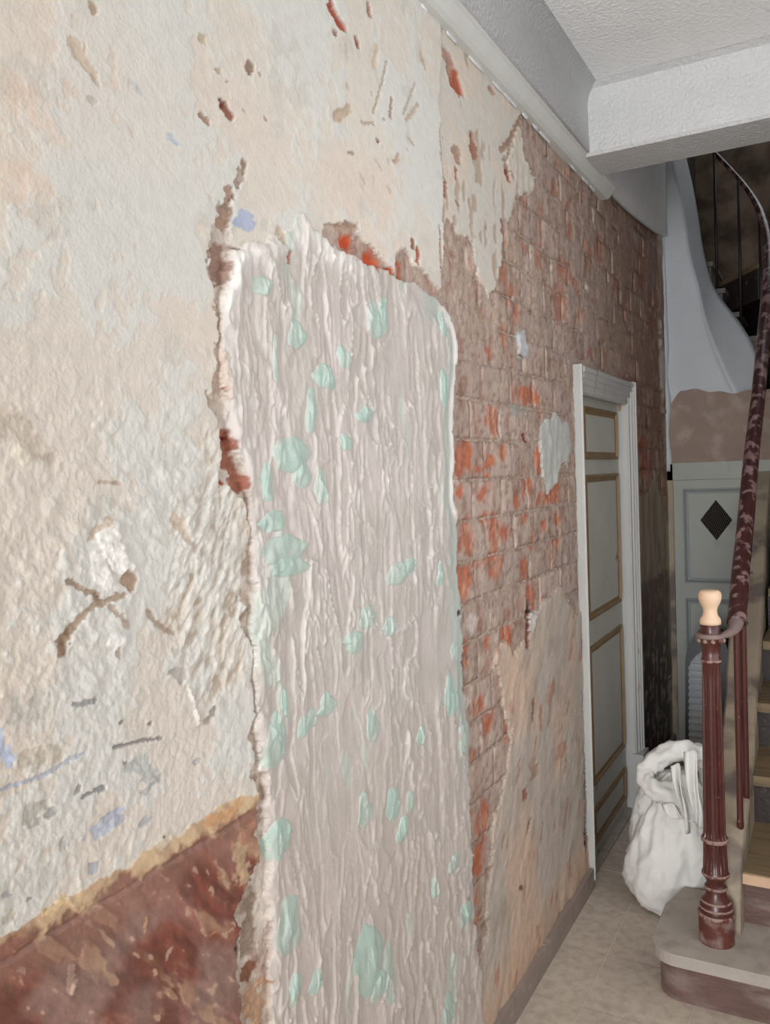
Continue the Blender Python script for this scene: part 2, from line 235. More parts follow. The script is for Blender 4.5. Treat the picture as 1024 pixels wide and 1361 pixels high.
def relief(y, z, want_col=True, brickface=False):
    y = y.astype(np.float64); z = z.astype(np.float64)
    N = y.shape
    def C(c): return np.array(s2l(c), np.float32)
    n_big = fb(y * 3.1, z * 3.1, 1, 4); n_mid = fb(y * 11, z * 11, 2, 4); n_f = fb(y * 60, z * 60, 3, 3)
    ry, rz = rot(y, z, -35); wr = fb(ry * 55, rz * 130, 4, 3)
    edge = .010 * vn(y * 28, z * 28, 8) + .006 * vn(y * 75, z * 75, 9) + .003 * vn(y * 190, z * 190, 10)
    # --- cream coat
    cover = sst(-.03, .07, n_big + .55 * n_mid + .34 * n_f )      # pale skim over beige
    H = .0007 * cover + (.0004 + .0004 * sst(1.9, 1.6, z)) * n_f + (.0005 + .0004 * sst(1.9, 1.6, z)) * wr + .002 * n_big
    low = sst(1.95, 1.7, z)
    H = H + .0013 * low * fb(ry * 70, rz * 40, 12, 3) + .0008 * low * (fb(y*160, z*90, 14, 2))
    rgh = sst(.1, .45, fb(y * 5, z * 5, 13, 3)) * low
    H = H + rgh * .0040 * fb(ry * 38, rz * 60, 11, 4)
    col = C(CREAM) + (C(CPALE) - C(CREAM)) * cover[..., None]
    pe = sst(.0, .5, fb(y * 2.3 + 4, z * 2.3, 21, 3))[..., None] * (1 - cover[..., None] * .7)
    col = col + (C(CPEACH) - col) * pe * .7
    thin = sst(.36, .46, fb(y * 13, z * 13, 22, 4))[..., None] * .4                         # worn spots
    col = col + (C((196, 192, 184)) - col) * thin; H = H - .0004 * thin[..., 0]
    dot = sst(.50, .58, fb(y * 30, z * 30, 23, 3)) * sst(.0, .3, fb(y * 4, z * 4, 24, 2))
    col = col + (C((184, 176, 166)) - col) * dot[..., None] * .6; H = H - .0018 * dot
    RC = wall_at(287, 770); rm = sst(1.1, .5, np.hypot((y - RC[0]) / .13, (z - RC[1]) / .25) + .3 * n_mid)
    if rm.any():
        rn = fb(ry * 95, rz * 42, 15, 4); H = H + rm * .0052 * rn
        col = col + (C((176, 158, 138)) - col) * (rm * sst(.05, .4, -rn) * .8)[..., None]
        col = col + (C((226, 222, 214)) - col) * (rm * sst(.05, .4, rn) * .6)[..., None]
    zone = np.zeros(N, np.int8)

    def paint(a, h, c, zid=None):
        nonlocal H, col, zone
        a = a.astype(np.float32)
        H = H * (1 - a) + h * a
        col = col * (1 - a[..., None]) + c * a[..., None]
        if zid is not None: zone = np.where(a > .5, zid, zone)
    # --- red dado with its yellowish upper band
    sd = poly(DADO, y, z) + edge * .7
    a = sst(-.0015, .0015, sd)
    if a.any():
        dy, dz = rot(y, z, 38)
        m1 = fb(dy * 16, dz * 6, 41, 4); m2 = fb(dy * 42, dz * 15, 42, 4); m3 = fb(y * 7, z * 7, 43, 3)
        cd = C(REDP) + (C(REDM) - C(REDP)) * sst(-.15, .25, m1)[..., None]
        cd = cd + (C((98, 58, 46)) - cd) * (sst(.1, .3, fb(dy * 30, dz * 7, 44, 3)) * .6)[..., None]
        cd = cd + (C((150, 122, 112)) - cd) * (sst(.05, .4, m3) * .8)[..., None]
        cd = cd + (C((138, 92, 64)) - cd) * (sst(.02, .4, -m3) * sst(1.0, .7, z) * .9)[..., None]
        m5 = fb(dy * 90, dz * 34, 45, 3)
        cd = cd * (1 + .35 * m5[..., None]); cd = cd + (C((196, 168, 144)) - cd) * (sst(.42, .52, m5) * .7)[..., None]
        fl = sst(.16, .28, m2) * sst(-.3, .3, m1 - m3)
        cd = cd + (C((186, 152, 124)) - cd) * (fl * .65)[..., None]
        band = sst(-.036, -.022, -(1.115 - z)+ .014 * m2 + edge)
        bandlow = sst(-.10, -.06, -(1.115 - z) + .03 * m1)
        cd = cd + (C((150, 112, 96)) - cd) * (bandlow * .6)[..., None]
        cd = cd + (C(YEL) - cd) * (band * (.6 + .4 * sst(-.3, .2, m2)))[..., None]
        hz = -.001 + .0010 * m5 + .0016 * fl + .0016 * m1 * .5 + .0008 * wr + .002 * band - .0035 * np.exp(-((z - 1.078 - .004 * m2) / .004) ** 2)
        edgefl = sst(1.09, 1.17, y + .05 * m1)
        e2 = sst(-.05, .1, m2) * edgefl
        cd = cd + (C((190, 158, 128)) - cd) * (e2 * .7)[..., None]; hz = hz + .0018 * e2
        paint(a, hz, cd, 1)
    # --- bricks / mortar bed
    sdb = poly(BRICK, y, z) + edge
    a = sst(-.002, .002, sdb)
    og = None
    if a.any() or brickface:
        og = orange(y, z)
        st = fb(y * 34, z * 10, 51, 4); s2 = fb(y * 90, z * 45, 52, 3); s3 = fb(y * 8, z * 5, 53, 3)
        cb = C(BRES) + (C((168, 144, 130)) - C(BRES)) * sst(-.2, .4, s3)[..., None]
        cb = cb + (C((188, 170, 154)) - cb) * (sst(.1, .5, st) * .6)[..., None]
        cb = cb + (C((156, 116, 98)) - cb) * (sst(.28, .5, -st) * .75)[..., None]
        dk = sst(3.0, 4.6, y)[..., None]  # dim far end put into the colour: bricks and mortar darken along the hall
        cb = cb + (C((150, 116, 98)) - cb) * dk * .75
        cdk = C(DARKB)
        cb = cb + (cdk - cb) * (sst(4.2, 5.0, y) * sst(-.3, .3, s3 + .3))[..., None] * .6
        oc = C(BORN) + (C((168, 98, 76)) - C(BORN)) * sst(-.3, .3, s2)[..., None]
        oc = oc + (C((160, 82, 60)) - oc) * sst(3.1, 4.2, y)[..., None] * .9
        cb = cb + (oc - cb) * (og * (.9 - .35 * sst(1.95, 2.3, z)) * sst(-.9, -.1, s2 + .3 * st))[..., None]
        dust = sst(.12, .34, fb(y * 45, z * 16, 54, 3)); cb = cb + (C((198, 182, 168)) - cb) * (dust * .45)[..., None]
        grm = sst(.2, .42, fb(y * 60, z * 60, 55, 3)); cb = cb + (C((128, 98, 84)) - cb) * (grm * .6)[..., None]
        hb = -.0088 + .0030 * st + .0020 * s2 + .0020 * s3 - .0028 * og + .0012 * dust - .0012 * grm
        if brickface:
            return marks(hb, cb, y, z)
        mort = C(MORT) + (C((150, 124, 108)) - C(MORT)) * sst(-.2, .4, s2)[..., None]
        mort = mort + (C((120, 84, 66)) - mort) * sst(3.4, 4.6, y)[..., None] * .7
        sm = sst(-.12, .2, fb(y * 6, z * 5, 56, 3)) * (.35 + .65 * sst(1.9, 2.2, z)) * (1 - og)
        mort = mort + (cb - mort) * (.6 * sm)[..., None]
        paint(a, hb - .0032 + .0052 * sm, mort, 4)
    # --- second coat
    sd = poly(SECOND, y, z) + edge * 1.2
    a = sst(-.002, .002, sd)
    if a.any():
        c2 = C((206, 200, 191)) + (C((210, 198, 184)) - C((206, 200, 191))) * sst(-.1, .3, n_mid)[..., None]
        sp = sst(.3, .42, fb(y * 26, z * 12, 31, 3))[..., None]
        c2 = c2 + (C((176, 156, 138)) - c2) * sp * .8
        paint(a, -.003 + .0016 * n_mid + .0012 * wr - .0025 * sp[..., 0], c2, 6)
    for P, cc, hh in ((TONGUE, (206, 198, 184), -.003), (GREYP, (188, 188, 182), -.001), (GREYP2, (184, 184, 184), -.003), (LIGHTCHIP, (206, 200, 194), -.002)):
        sd = poly(P, y, z, .05) + edge
        a = sst(-.002, .002, sd)
        if a.any(): paint(a, hh + .003 * n_mid + .006 * fb(y * 40, z * 16, 71, 3), C(cc) + .05 * n_f[..., None], 6)
    # --- lower render
    sd = poly(RENDER, y, z) + edge * 1.8
    a = sst(-.008, .006, sd)
    if a.any():
        dy, dz = rot(y, z, -28)
        t1 = fb(dy * 18, dz * 8, 81, 4); t2 = fb(dy * 46, dz * 22, 82, 3)
        cr = C((190, 178, 166)) + (C((206, 180, 160)) - C((190, 178, 166))) * sst(-.2, .4, fb(y * 4, z * 3, 83, 3))[..., None]
        cr = cr + (C((168, 154, 142)) - cr) * (sst(.1, .5, t1) * .7)[..., None]
        lowb = sst(.26, .1, z + .05 * t1)
        cr = cr + (C((206, 174, 148)) - cr) * (lowb * .75)[..., None]
        rid = np.clip(1 - abs(t1) * 5, 0, 1)
        cr = cr + (C((170, 112, 92)) - cr) * (sst(.36, .48, fb(dy * 24, dz * 9, 84, 3)) * .6)[..., None]
        up = sst(3.02, 3.14, y) * .0
        paint(a, -.002 + .0040 * t1 + .0018 * t2 + .0012 * rid + .006 * lowb * (1 + .5 * t1), cr, 5)
    # --- right of the door
    for P, zid in ((ROUP, 7), (RODADO, 8), (CORNERP, 6)):
        sd = poly(P, y, z) + edge * (2 if zid == 8 else 1.5)
        a = sst(-.003, .003, sd)
        if not a.any(): continue
        q = fb(y * 22, z * 5, 91, 4); q2 = fb(y * 60, z * 16, 92, 3)
        if zid == 7:
            c = C((160, 148, 130)) + (C((140, 120, 100)) - C((160, 148, 130))) * sst(-.2, .4, q)[..., None]
            paint(a, -.004 + .002 * n_mid, c, 7)
        elif zid == 8:
            c = C((84, 56, 42)) + (C((122, 92, 74)) - C((84, 56, 42))) * sst(-.1, .4, q2)[..., None]
            lw = sst(.85, .6, z + .1 * q)
            c = c + (C((74, 66, 60)) - c) * (lw * .7)[..., None]
            c = c + (C((196, 186, 174)) - c) * (sst(.22, .34, q2) * lw * .8)[..., None]
            paint(a, -.005 + .003 * q2, c, 8)
        else:
            c = C((186, 178, 168)) + (C((140, 116, 98)) - C((186, 178, 168))) * sst(0, .3, q)[..., None]
            paint(a, .004 + .006 * fb(y * 20, z * 10, 93, 3), c, 6)
    # --- rubble seam
    sd = poly(SEAM, y, z) + edge * 1.3 + .008 * vn(y * 14, z * 14, 103) - .002
    a = sst(-.003, .001, sd)
    if a.any():
        q = fb(y * 45, z * 38, 101, 4); q2 = fb(y * 14, z * 10, 102, 3)
        c = C((200, 189, 178)) + (C((180, 160, 146)) - C((200, 189, 178))) * sst(-.15, .3, q2)[..., None]
        c = c + (C((146, 120, 106)) - c) * (sst(.15, .45, q) * .8)[..., None]
        c = c + (C((222, 210, 198)) - c) * (sst(.1, .35, -q) * .6)[..., None]
        paint(a, -.0065 + .0055 * q + .003 * q2 + .0012 * n_f, c, 3)
    # --- the filled doorway
    sd = poly(PATCH, y, z)
    sde = sd + edge * .8
    a = sst(-.003, .001, sde)
    if a.any():
        k = sst(1.0, 2.0, y)
        wy = y + .010 * vn(y * 22, z * 9, 111) + .004 * vn(y * 70, z * 24, 112)
        d1 = vn(wy * 40, z * 10 + 2 * vn(y * 9, z * 3, 113), 114) + .25 * vn(wy * 110, z * 26, 127)
        d2 = vn(wy * 78 + 5, z * 17, 115) + .2 * vn(wy * 190, z * 40, 128); d3 = vn(wy * 24, z * 6, 116)
        left = sst(1.50, 1.2, y) * sst(1.1, 1.5, z)
        g1 = sst(-.5, .2, vn(y * 17, z * 8, 117)); g2 = sst(-.4, .3, vn(y * 23, z * 13, 118))
        rid = np.exp(-(d1 / .10) ** 2) * g1; rid2 = np.exp(-(d2 / .13) ** 2) * g2
        flat = sst(.30, .5, fb(y * 6, z * 2.5, 119, 2))
        flat = np.maximum(flat, sst(.055, .03, sd + .01 * n_mid) * sst(1.8, 1.9, y) * sst(.9, 1.0, z))
        flat = np.maximum(flat, .7 * sst(.12, .05, np.hypot((y - wall_at(445, 1060)[0]) / 1.5, (z - wall_at(445, 1060)[1]) / 3.2) + .03 * n_mid))
        amp = 1 - .85 * flat
        h = .0025 + amp * (.0034 * rid + .0021 * rid2 + .0022 * sst(-.05, .05, d1) + .0014 * sst(-.06, .06, d2) + .0012 * sst(-.1, .1, d3)) + .0060 * left * fb(y * 32, z * 20, 125, 3) + .0020 * n_mid + .0003 * n_f
        bead_l = np.exp(-((sd - .014 - .004 * vn(z * 20, z * 3, 121)) / .013) ** 2) * sst(1.32, 1.22, y)
        bead_r = np.exp(-((sd - .014) / .018) ** 2) * sst(1.95, 2.02, y) * sst(1.45, 1.6, z)
        bead_t = np.exp(-((sd - .02) / .02) ** 2) * sst(1.9, 1.96, z) * sst(1.5, 1.3, abs(y - 1.2) + 1.0)
        lum = .7 + .5 * vn(z * 28, y * 14, 122) + .25 * vn(z * 60, y * 40, 123)
        h = h + .0045 * bead_l * lum + .004 * bead_r * lum + .007 * bead_t * (lum + .3 * vn(y * 60, z * 60, 124))
        c = C(FILL) + (C((198, 192, 184)) - C(FILL)) * sst(-.2, .3, n_mid)[..., None]
        c = c + (C(FILLW) - c) * (np.clip(rid * .5 + rid2 * .35, 0, 1) * amp)[..., None]  # highlights on the ridges put into the colour as white
        c = c + (C((240, 237, 232)) - c) * np.clip(bead_r * 1.2 * sst(1.5, 1.56, z) + bead_t * .8 + bead_l * .3, 0, 1)[..., None]
        pinkish = sst(1.3, .8, z) * .5
        c = c + (C((206, 193, 185)) - c) * pinkish[..., None]
        rf = sst(.085, .05, sd + .012 * n_mid) * sst(1.85, 1.95, y) * sst(.75, .95, z) * (1 - np.clip(bead_r * 1.5, 0, 1))
        c = c + (C(FILLF) - c) * (rf * .85)[..., None]
        c = c + (C((190, 181, 174)) - c) * (sst(.05, -.1, d1) * .45 * amp)[..., None]
        mt = sst(.50, .62, fb(y * 12, z * 5, 126, 3))
        c = c + (C((196, 216, 204)) - c) * (mt * .5)[..., None]
        paint(a, h, c, 2)
    H, col = marks(H, col, y, z)
    col = np.clip(col * (1 + .035 * n_f + .03 * n_mid)[..., None], 0.005, .95)
    return H, col, zone

# ------------------------------------------------------------------ materials
MATS = {}
def mat(name, rgb=None, rough=.7, var=.08, scale=8, bump=.0, bscale=60, metal=0, attr=False, stretch=(1, 1, 1), col2=None, cscale=None, cthr=(.45, .6), spec=.5, coat=0):
    if name in MATS: return MATS[name]
    mm = bpy.data.materials.new(name); MATS[name] = mm; mm.use_nodes = True
    nt = mm.node_tree; N = nt.nodes; L = nt.links; b = N['Principled BSDF']
    b.inputs['Roughness'].default_value = rough; b.inputs['Metallic'].default_value = metal
    b.inputs['Specular IOR Level'].default_value = spec
    if coat: b.inputs['Coat Weight'].default_value = coat; b.inputs['Coat Roughness'].default_value = .2
    tc = N.new('ShaderNodeTexCoord'); mp = N.new('ShaderNodeMapping'); mp.inputs['Scale'].default_value = stretch
    if attr:
        gi = N.new('ShaderNodeNewGeometry'); L.new(gi.outputs['Position'], mp.inputs['Vector'])
    else: L.new(tc.outputs['Object'], mp.inputs['Vector'])
    nz = N.new('ShaderNodeTexNoise'); nz.inputs['Scale'].default_value = scale; nz.inputs['Detail'].default_value = 6
    L.new(mp.outputs[0], nz.inputs['Vector'])
    mr = N.new('ShaderNodeMapRange'); mr.inputs['From Min'].default_value = .25; mr.inputs['From Max'].default_value = .75
    mr.inputs['To Min'].default_value = 1 - var; mr.inputs['To Max'].default_value = 1 + var
    L.new(nz.outputs[0], mr.inputs[0])
    mul = N.new('ShaderNodeMix'); mul.data_type = 'RGBA'; mul.blend_type = 'MULTIPLY'; mul.inputs['Factor'].default_value = 1
    if attr:
        at = N.new('ShaderNodeAttribute'); at.attribute_name = 'Col'; src = at.outputs['Color']
    else:
        rg = N.new('ShaderNodeRGB'); rg.outputs[0].default_value = (*s2l(rgb), 1); src = rg.outputs[0]
    if col2 is not None:
        n2 = N.new('ShaderNodeTexNoise'); n2.inputs['Scale'].default_value = cscale or scale * 2; n2.inputs['Detail'].default_value = 8
        L.new(mp.outputs[0], n2.inputs['Vector'])
        r2 = N.new('ShaderNodeMapRange'); r2.inputs['From Min'].default_value, r2.inputs['From Max'].default_value = cthr
        L.new(n2.outputs[0], r2.inputs[0])
        mx = N.new('ShaderNodeMix'); mx.data_type = 'RGBA'; L.new(r2.outputs[0], mx.inputs['Factor'])
        L.new(src, mx.inputs['A']); mx.inputs['B'].default_value = (*s2l(col2), 1); src = mx.outputs['Result']
    L.new(src, mul.inputs['A']); L.new(mr.outputs[0], mul.inputs['B'])
    L.new(mul.outputs['Result'], b.inputs['Base Color'])
    if bump:
        n3 = N.new('ShaderNodeTexNoise'); n3.inputs['Scale'].default_value = bscale; n3.inputs['Detail'].default_value = 4
        L.new(mp.outputs[0], n3.inputs['Vector'])
        bp = N.new('ShaderNodeBump'); bp.inputs['Strength'].default_value = 1; bp.inputs['Distance'].default_value = bump
        L.new(n3.outputs[0], bp.inputs['Height']); L.new(bp.outputs[0], b.inputs['Normal'])
    return mm

M_CREAM = mat('old_plaster', attr=True, rough=.85, var=.04, scale=40, bump=.0012, bscale=160)
M_DADO = mat('worn_red_paint', attr=True, rough=.5, var=.14, scale=50, bump=.001, bscale=120)
M_FILL = mat('fresh_filler', attr=True, rough=.30, var=.03, scale=30, bump=.0007, bscale=150)
M_SEAM = mat('rubble', attr=True, rough=.95, var=.15, scale=90, bump=.004, bscale=120)
M_BRICK = mat('old_brick', attr=True, rough=.9, var=.16, scale=60, bump=.003, bscale=90)
M_MORT = mat('mortar', attr=True, rough=.95, var=.14, scale=70, bump=.003, bscale=110)
M_REND = mat('lower_render', attr=True, rough=.9, var=.08, scale=40, bump=.0025, bscale=90)
M_STIP = mat('stippled_white_paint', (224, 225, 224), rough=.45, var=.03, bump=.006, bscale=75)
M_WHITE = mat('smooth_white_plaster', (196, 200, 204), rough=.7, var=.05, scale=5, bump=.002, bscale=50)
M_CEIL = mat('stippled_ceiling_paint', (240, 241, 240), rough=.5, var=.03, bump=.006, bscale=70)
M_SIDE = mat('side_wall_plaster', (206, 202, 196), rough=.9, var=.08, scale=4, bump=.003, bscale=30)
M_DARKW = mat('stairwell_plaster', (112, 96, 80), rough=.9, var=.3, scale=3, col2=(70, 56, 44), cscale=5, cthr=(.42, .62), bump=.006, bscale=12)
M_FRAME = mat('door_frame_paint', (184, 183, 179), rough=.5, var=.05, scale=12, col2=(150, 130, 104), cscale=14, cthr=(.66, .7), stretch=(1, 1, .35), bump=.001)
M_LEAF = mat('door_leaf_paint', (188, 186, 178), rough=.55, var=.07, scale=5, col2=(118, 104, 84), cscale=12, cthr=(.68, .74), bump=.0008)
M_GOLD = mat('brown_panel_moulding', (134, 110, 78), rough=.55, var=.15, scale=20)
M_BDOOR = mat('cupboard_door_paint', (166, 168, 160), rough=.6, var=.05, scale=4, col2=(140, 140, 130), cscale=7, cthr=(.6, .75))
M_BDG = mat('cupboard_door_moulding', (142, 147, 146), rough=.6, var=.05)
M_TILE = mat('floor_tile', (200, 188, 172), rough=.45, var=.08, scale=6, col2=(176, 162, 146), cscale=30, cthr=(.4, .7), bump=.0006)
M_GROUT = mat('floor_grout', (222, 210, 196), rough=.9, var=.08)
M_PLINTH = mat('plinth_tile', (150, 136, 128), rough=.5, var=.12, scale=12, col2=(182, 168, 156), cscale=18, cthr=(.6, .75))
M_STEP = mat('stone_step', (172, 163, 153), rough=.6, var=.12, scale=9, col2=(146, 134, 126), cscale=14, cthr=(.5, .75), bump=.001)
M_RISER1 = mat('step_riser_worn', (104, 80, 72), rough=.5, var=.2, scale=14, col2=(138, 124, 116), cscale=10, cthr=(.45, .65), bump=.002, stretch=(.6, .6, 1.6))
M_RISER = mat('dark_riser', (50, 40, 36), rough=.5, var=.3, scale=12, col2=(120, 110, 100), cscale=16, cthr=(.62, .72), bump=.002)
M_TREAD = mat('wood_tread', (126, 106, 78), rough=.6, var=.14, scale=10, stretch=(.4, 4, 4), col2=(96, 80, 60), cscale=8, cthr=(.5, .7))
M_NOSE = mat('pale_wood_nosing', (206, 172, 142), rough=.6, var=.1, scale=10)
M_SCUFF = mat('scuffed_plaster', (166, 152, 132), rough=.8, var=.12, scale=6, col2=(116, 104, 96), cscale=5, cthr=(.5, .62), bump=.002)
M_IRON = mat('dark_red_iron_paint', (78, 36, 31), rough=.36, var=.2, scale=20, col2=(176, 150, 142), cscale=90, cthr=(.70, .74), coat=.3)
M_RAIL = mat('worn_handrail_paint', (62, 28, 26), rough=.35, var=.25, scale=20, col2=(132, 106, 104), cscale=26, cthr=(.52, .58), stretch=(1, 1, .6), coat=.2)
M_MAUVE = mat('mauve_primer', (132, 112, 108), rough=.6, var=.15, scale=30)
M_COLLAR = mat('dusty_iron_ring', (150, 126, 116), rough=.6, var=.2, scale=60, col2=(96, 46, 38), cscale=60, cthr=(.5, .6))
M_WOOD = mat('raw_pine', (222, 190, 160), rough=.6, var=.08, scale=10, stretch=(1, 1, .3))
M_CLOTH = mat('white_sack_cloth', (230, 228, 224), rough=.8, var=.03, scale=6, bump=.005, bscale=10, stretch=(1.2, 1.2, 2.6))
M_BLACK = mat('black_rim', (26, 27, 29), rough=.4, var=.1)
M_RIB = mat('grey_ribbed_shell', (178, 182, 184), rough=.35, var=.08)
M_HOLE = mat('dark_void', (12, 11, 10), rough=1, var=0)
M_MESH = mat('grille_wire', (120, 112, 98), rough=.5, metal=.4, var=.1)
M_DBAL = mat('dark_baluster_paint', (34, 20, 18), rough=.5, var=.2)

# ------------------------------------------------------------------ object helpers
def link(name, me, parent=None, mats=()):
    o = bpy.data.objects.new(name, me); COL.objects.link(o)
    for k in mats: me.materials.append(k)
    if parent: o.parent = parent
    return o
def empty(name, loc=(0, 0, 0)):
    o = bpy.data.objects.new(name, None); COL.objects.link(o); o.location = loc; return o
def thing(o, label, cat, group=None):
    o['label'] = label; o['category'] = cat
    if group: o['group'] = group
    return o
def struct(o): o['kind'] = 'structure'; return o
def quads_mesh(name, V, F, mats, parent=None, smooth=True, col=None):
    me = bpy.data.meshes.new(name)
    V = np.asarray(V, np.float32); F = np.asarray(F, np.int32)
    me.vertices.add(len(V)); me.vertices.foreach_set('co', V.ravel())
    k = F.shape[1]
    me.loops.add(F.size); me.loops.foreach_set('vertex_index', F.ravel())
    me.polygons.add(len(F)); me.polygons.foreach_set('loop_start', np.arange(len(F), dtype=np.int32) * k)
    me.update(calc_edges=True)
    me.polygons.foreach_set('use_smooth', np.full(len(F), smooth))
    if col is not None:
        a = me.color_attributes.new('Col', 'FLOAT_COLOR', 'POINT')
        c4 = np.ones((len(V), 4), np.float32); c4[:, :3] = col; a.data.foreach_set('color', c4.ravel())
    me.validate(); me.update()
    return link(name, me, parent, mats if isinstance(mats, (list, tuple)) else [mats])
def bm_obj(name, bm, mats, parent=None, smooth=False, bevel=0, seg=2):
    if bevel:
        bmesh.ops.bevel(bm, geom=[e for e in bm.edges if e.calc_face_angle(0) > .5], offset=bevel, segments=seg, affect='EDGES', profile=.6)
    bmesh.ops.recalc_face_normals(bm, faces=bm.faces)
    me = bpy.data.meshes.new(name); bm.to_mesh(me); bm.free()
    for p in me.polygons: p.use_smooth = smooth
    return link(name, me, parent, mats if isinstance(mats, (list, tuple)) else [mats])
def bx(bm, x0, x1, y0, y1, z0, z1):
    vs = [bm.verts.new((x, y, z)) for x in (x0, x1) for y in (y0, y1) for z in (z0, z1)]
    for f in ((0, 1, 3, 2), (4, 6, 7, 5), (0, 4, 5, 1), (2, 3, 7, 6), (0, 2, 6, 4), (1, 5, 7, 3)): bm.faces.new([vs[i] for i in f])
def box(name, x0, x1, y0, y1, z0, z1, mt, parent=None, bevel=0, smooth=False):
    bm = bmesh.new(); bx(bm, x0, x1, y0, y1, z0, z1)
    return bm_obj(name, bm, mt, parent, bevel=bevel, smooth=smooth)
def prism(bm, pts, f, a, b):
    """polygon pts (2d) extruded between a and b; f(u,v,w)->xyz"""
    A = [bm.verts.new(f(u, v, a)) for u, v in pts]; B = [bm.verts.new(f(u, v, b)) for u, v in pts]
    bm.faces.new(A); bm.faces.new(B[::-1]); n = len(pts)
    for i in range(n): bm.faces.new((A[i], B[i], B[(i + 1) % n], A[(i + 1) % n]))
def lathe(bm, prof, cx, cy, n=32, flute=None, closed=True):
    rings = []
    for z, r in prof:
        ring = []
        for i in range(n):
            t = 2 * math.pi * i / n; rr = r
            if flute and flute[0] < z < flute[1]: rr = r * (1 - .14 * float(sst(.35, .85, .5 + .5 * math.cos(t * flute[2]))))
            ring.append(bm.verts.new((cx + rr * math.cos(t), cy + rr * math.sin(t), z)))
        rings.append(ring)
    for a, b in zip(rings, rings[1:]):
        for i in range(n): bm.faces.new((a[i], a[(i + 1) % n], b[(i + 1) % n], b[i]))
    if closed: bm.faces.new(rings[0][::-1]); bm.faces.new(rings[-1])
def spline(P, n):
    P = np.array(P, float); out = []
    Q = np.vstack([2 * P[0] - P[1], P, 2 * P[-1] - P[-2]])
    for i in range(1, len(Q) - 2):
        for t in np.linspace(0, 1, n, endpoint=False):
            a, b, c, d = Q[i - 1], Q[i], Q[i + 1], Q[i + 2]
            out.append(.5 * (2 * b + (c - a) * t + (2 * a - 5 * b + 4 * c - d) * t * t + (3 * b - a - 3 * c + d) * t ** 3))
    out.append(P[-1]); return np.array(out)
def tube(bm, path, rad, n=10, ry=1.0, noise=None):
    path = np.array(path, float); N = len(path)
    if np.isscalar(rad): rad = [rad] * N
    T = np.gradient(path, axis=0); T /= np.linalg.norm(T, axis=1)[:, None] + 1e-9
    up = np.array([0, 0, 1.0]) if abs(T[0][2]) < .9 else np.array([1.0, 0, 0]); rings = []
    for i in range(N):
        s = np.cross(T[i], up); s /= np.linalg.norm(s) + 1e-9; u = np.cross(s, T[i]); up = u if N > 2 else up
        ring = []
        for j in range(n):
            a = 2 * math.pi * j / n; r = rad[i]
            if noise: r = r * (1 + noise(i, a))
            ring.append(bm.verts.new(path[i] + s * math.cos(a) * r + u * math.sin(a) * r * ry))
        rings.append(ring)
    for a, b in zip(rings, rings[1:]):
        for j in range(n): bm.faces.new((a[j], a[(j + 1) % n], b[(j + 1) % n], b[j]))
    bm.faces.new(rings[0][::-1]); bm.faces.new(rings[-1])

# ------------------------------------------------------------------ SETTING: left wall
YE = 5.12                                    # back wall
D0, D1, DZ = 3.28, 4.06, 1.955                 # door opening in the left wall
bm = bmesh.new()
for (a, b, c, d) in ((-5.0, D0, 0, 3.2), (D1, YE + .1, 0, 3.2), (D0, D1, DZ, 3.2)): bx(bm, -.30, -.05, a, b, c, d)
wall = struct(bm_obj('wall_left', bm, M_SIDE))

# height field grid: columns follow the sight lines so that detail is even along the hall
cols = [wall_at(px, 680)[0] for px in np.arange(-60, 886, 1.35)]
cols = [c for c in cols if c < YE]
ycols = np.array(list(np.linspace(-5.0, cols[0], 30)[:-1]) + cols + [YE + .002])
NZF = 830
rows = np.linspace(0, 1, NZF)
Y = np.zeros((len(ycols), NZF + 60), np.float64); Z = np.zeros_like(Y)
for i, yc in enumerate(ycols):
    d = np.array([-CX, yc, 0.0]); 
    u0 = max(yc, .55)
    px = 512 + FPX * (np.array([-CX, u0, 0]) @ CR) / (np.array([-CX, u0, 0]) @ CF)
    zt = min(3.0, wall_at(px, -70)[1]); zb = max(0.0, wall_at(px, 1430)[1])
    top = 3.2 if yc > 3.4 else 2.9
    zt = min(zt, top - .001)
    Z[i] = np.concatenate([np.linspace(0, zb, 31)[:-1] if zb > 0 else np.linspace(0, .0, 31)[:-1], np.linspace(zb, zt, NZF), np.linspace(zt, top, 31)[1:]])
    Y[i] = yc
Hh, Cc, Zn = relief(Y, Z)
nr = Y.shape[1]; nc = Y.shape[0]
V = np.stack([Hh, Y, Z], -1).reshape(-1, 3); CV = Cc.reshape(-1, 3)
I = np.arange(nc * nr).reshape(nc, nr)
F = np.stack([I[:-1, :-1], I[1:, :-1], I[1:, 1:], I[:-1, 1:]], -1).reshape(-1, 4)
Fy = V[F][:, :, 1].mean(1); Fz = V[F][:, :, 2].mean(1); hgt = V[F][:, 1:3, 2].max(1) - V[F][:, 0, 2]
keep = ~((Fy > D0 - .02) & (Fy < D1 + .02) & (Fz < DZ + .02)) & (V[F[:, 2], 2] - V[F[:, 1], 2] + V[F[:, 3], 2] - V[F[:, 0], 2] > 1e-6)
FZ = Zn.reshape(-1)[F[:, 0]]
ZN = {0: ('plaster_coat', M_CREAM, 'cream plaster coat with peeling paint layers'), 1: ('painted_dado', M_DADO, 'flaking dark red dado with a yellowish top band'),
      2: ('filler_patch', M_FILL, 'walled-up doorway skimmed with ridged pinkish filler'), 3: ('rubble_seam', M_SEAM, 'crumbling rubble joint down the left of the filled doorway'),
      4: ('mortar_bed', M_MORT, None), 5: ('lower_render', M_REND, 'rough greyish render low on the wall before the door'),
      6: ('plaster_remnant', M_CREAM, 'pale leftover plaster over the bricks'), 7: ('grey_plaster', M_REND, 'grey beige plaster between door and back corner'), 8: ('dark_dado', M_DADO, 'streaky dark brown dado in the back corner')}
zparts = {}
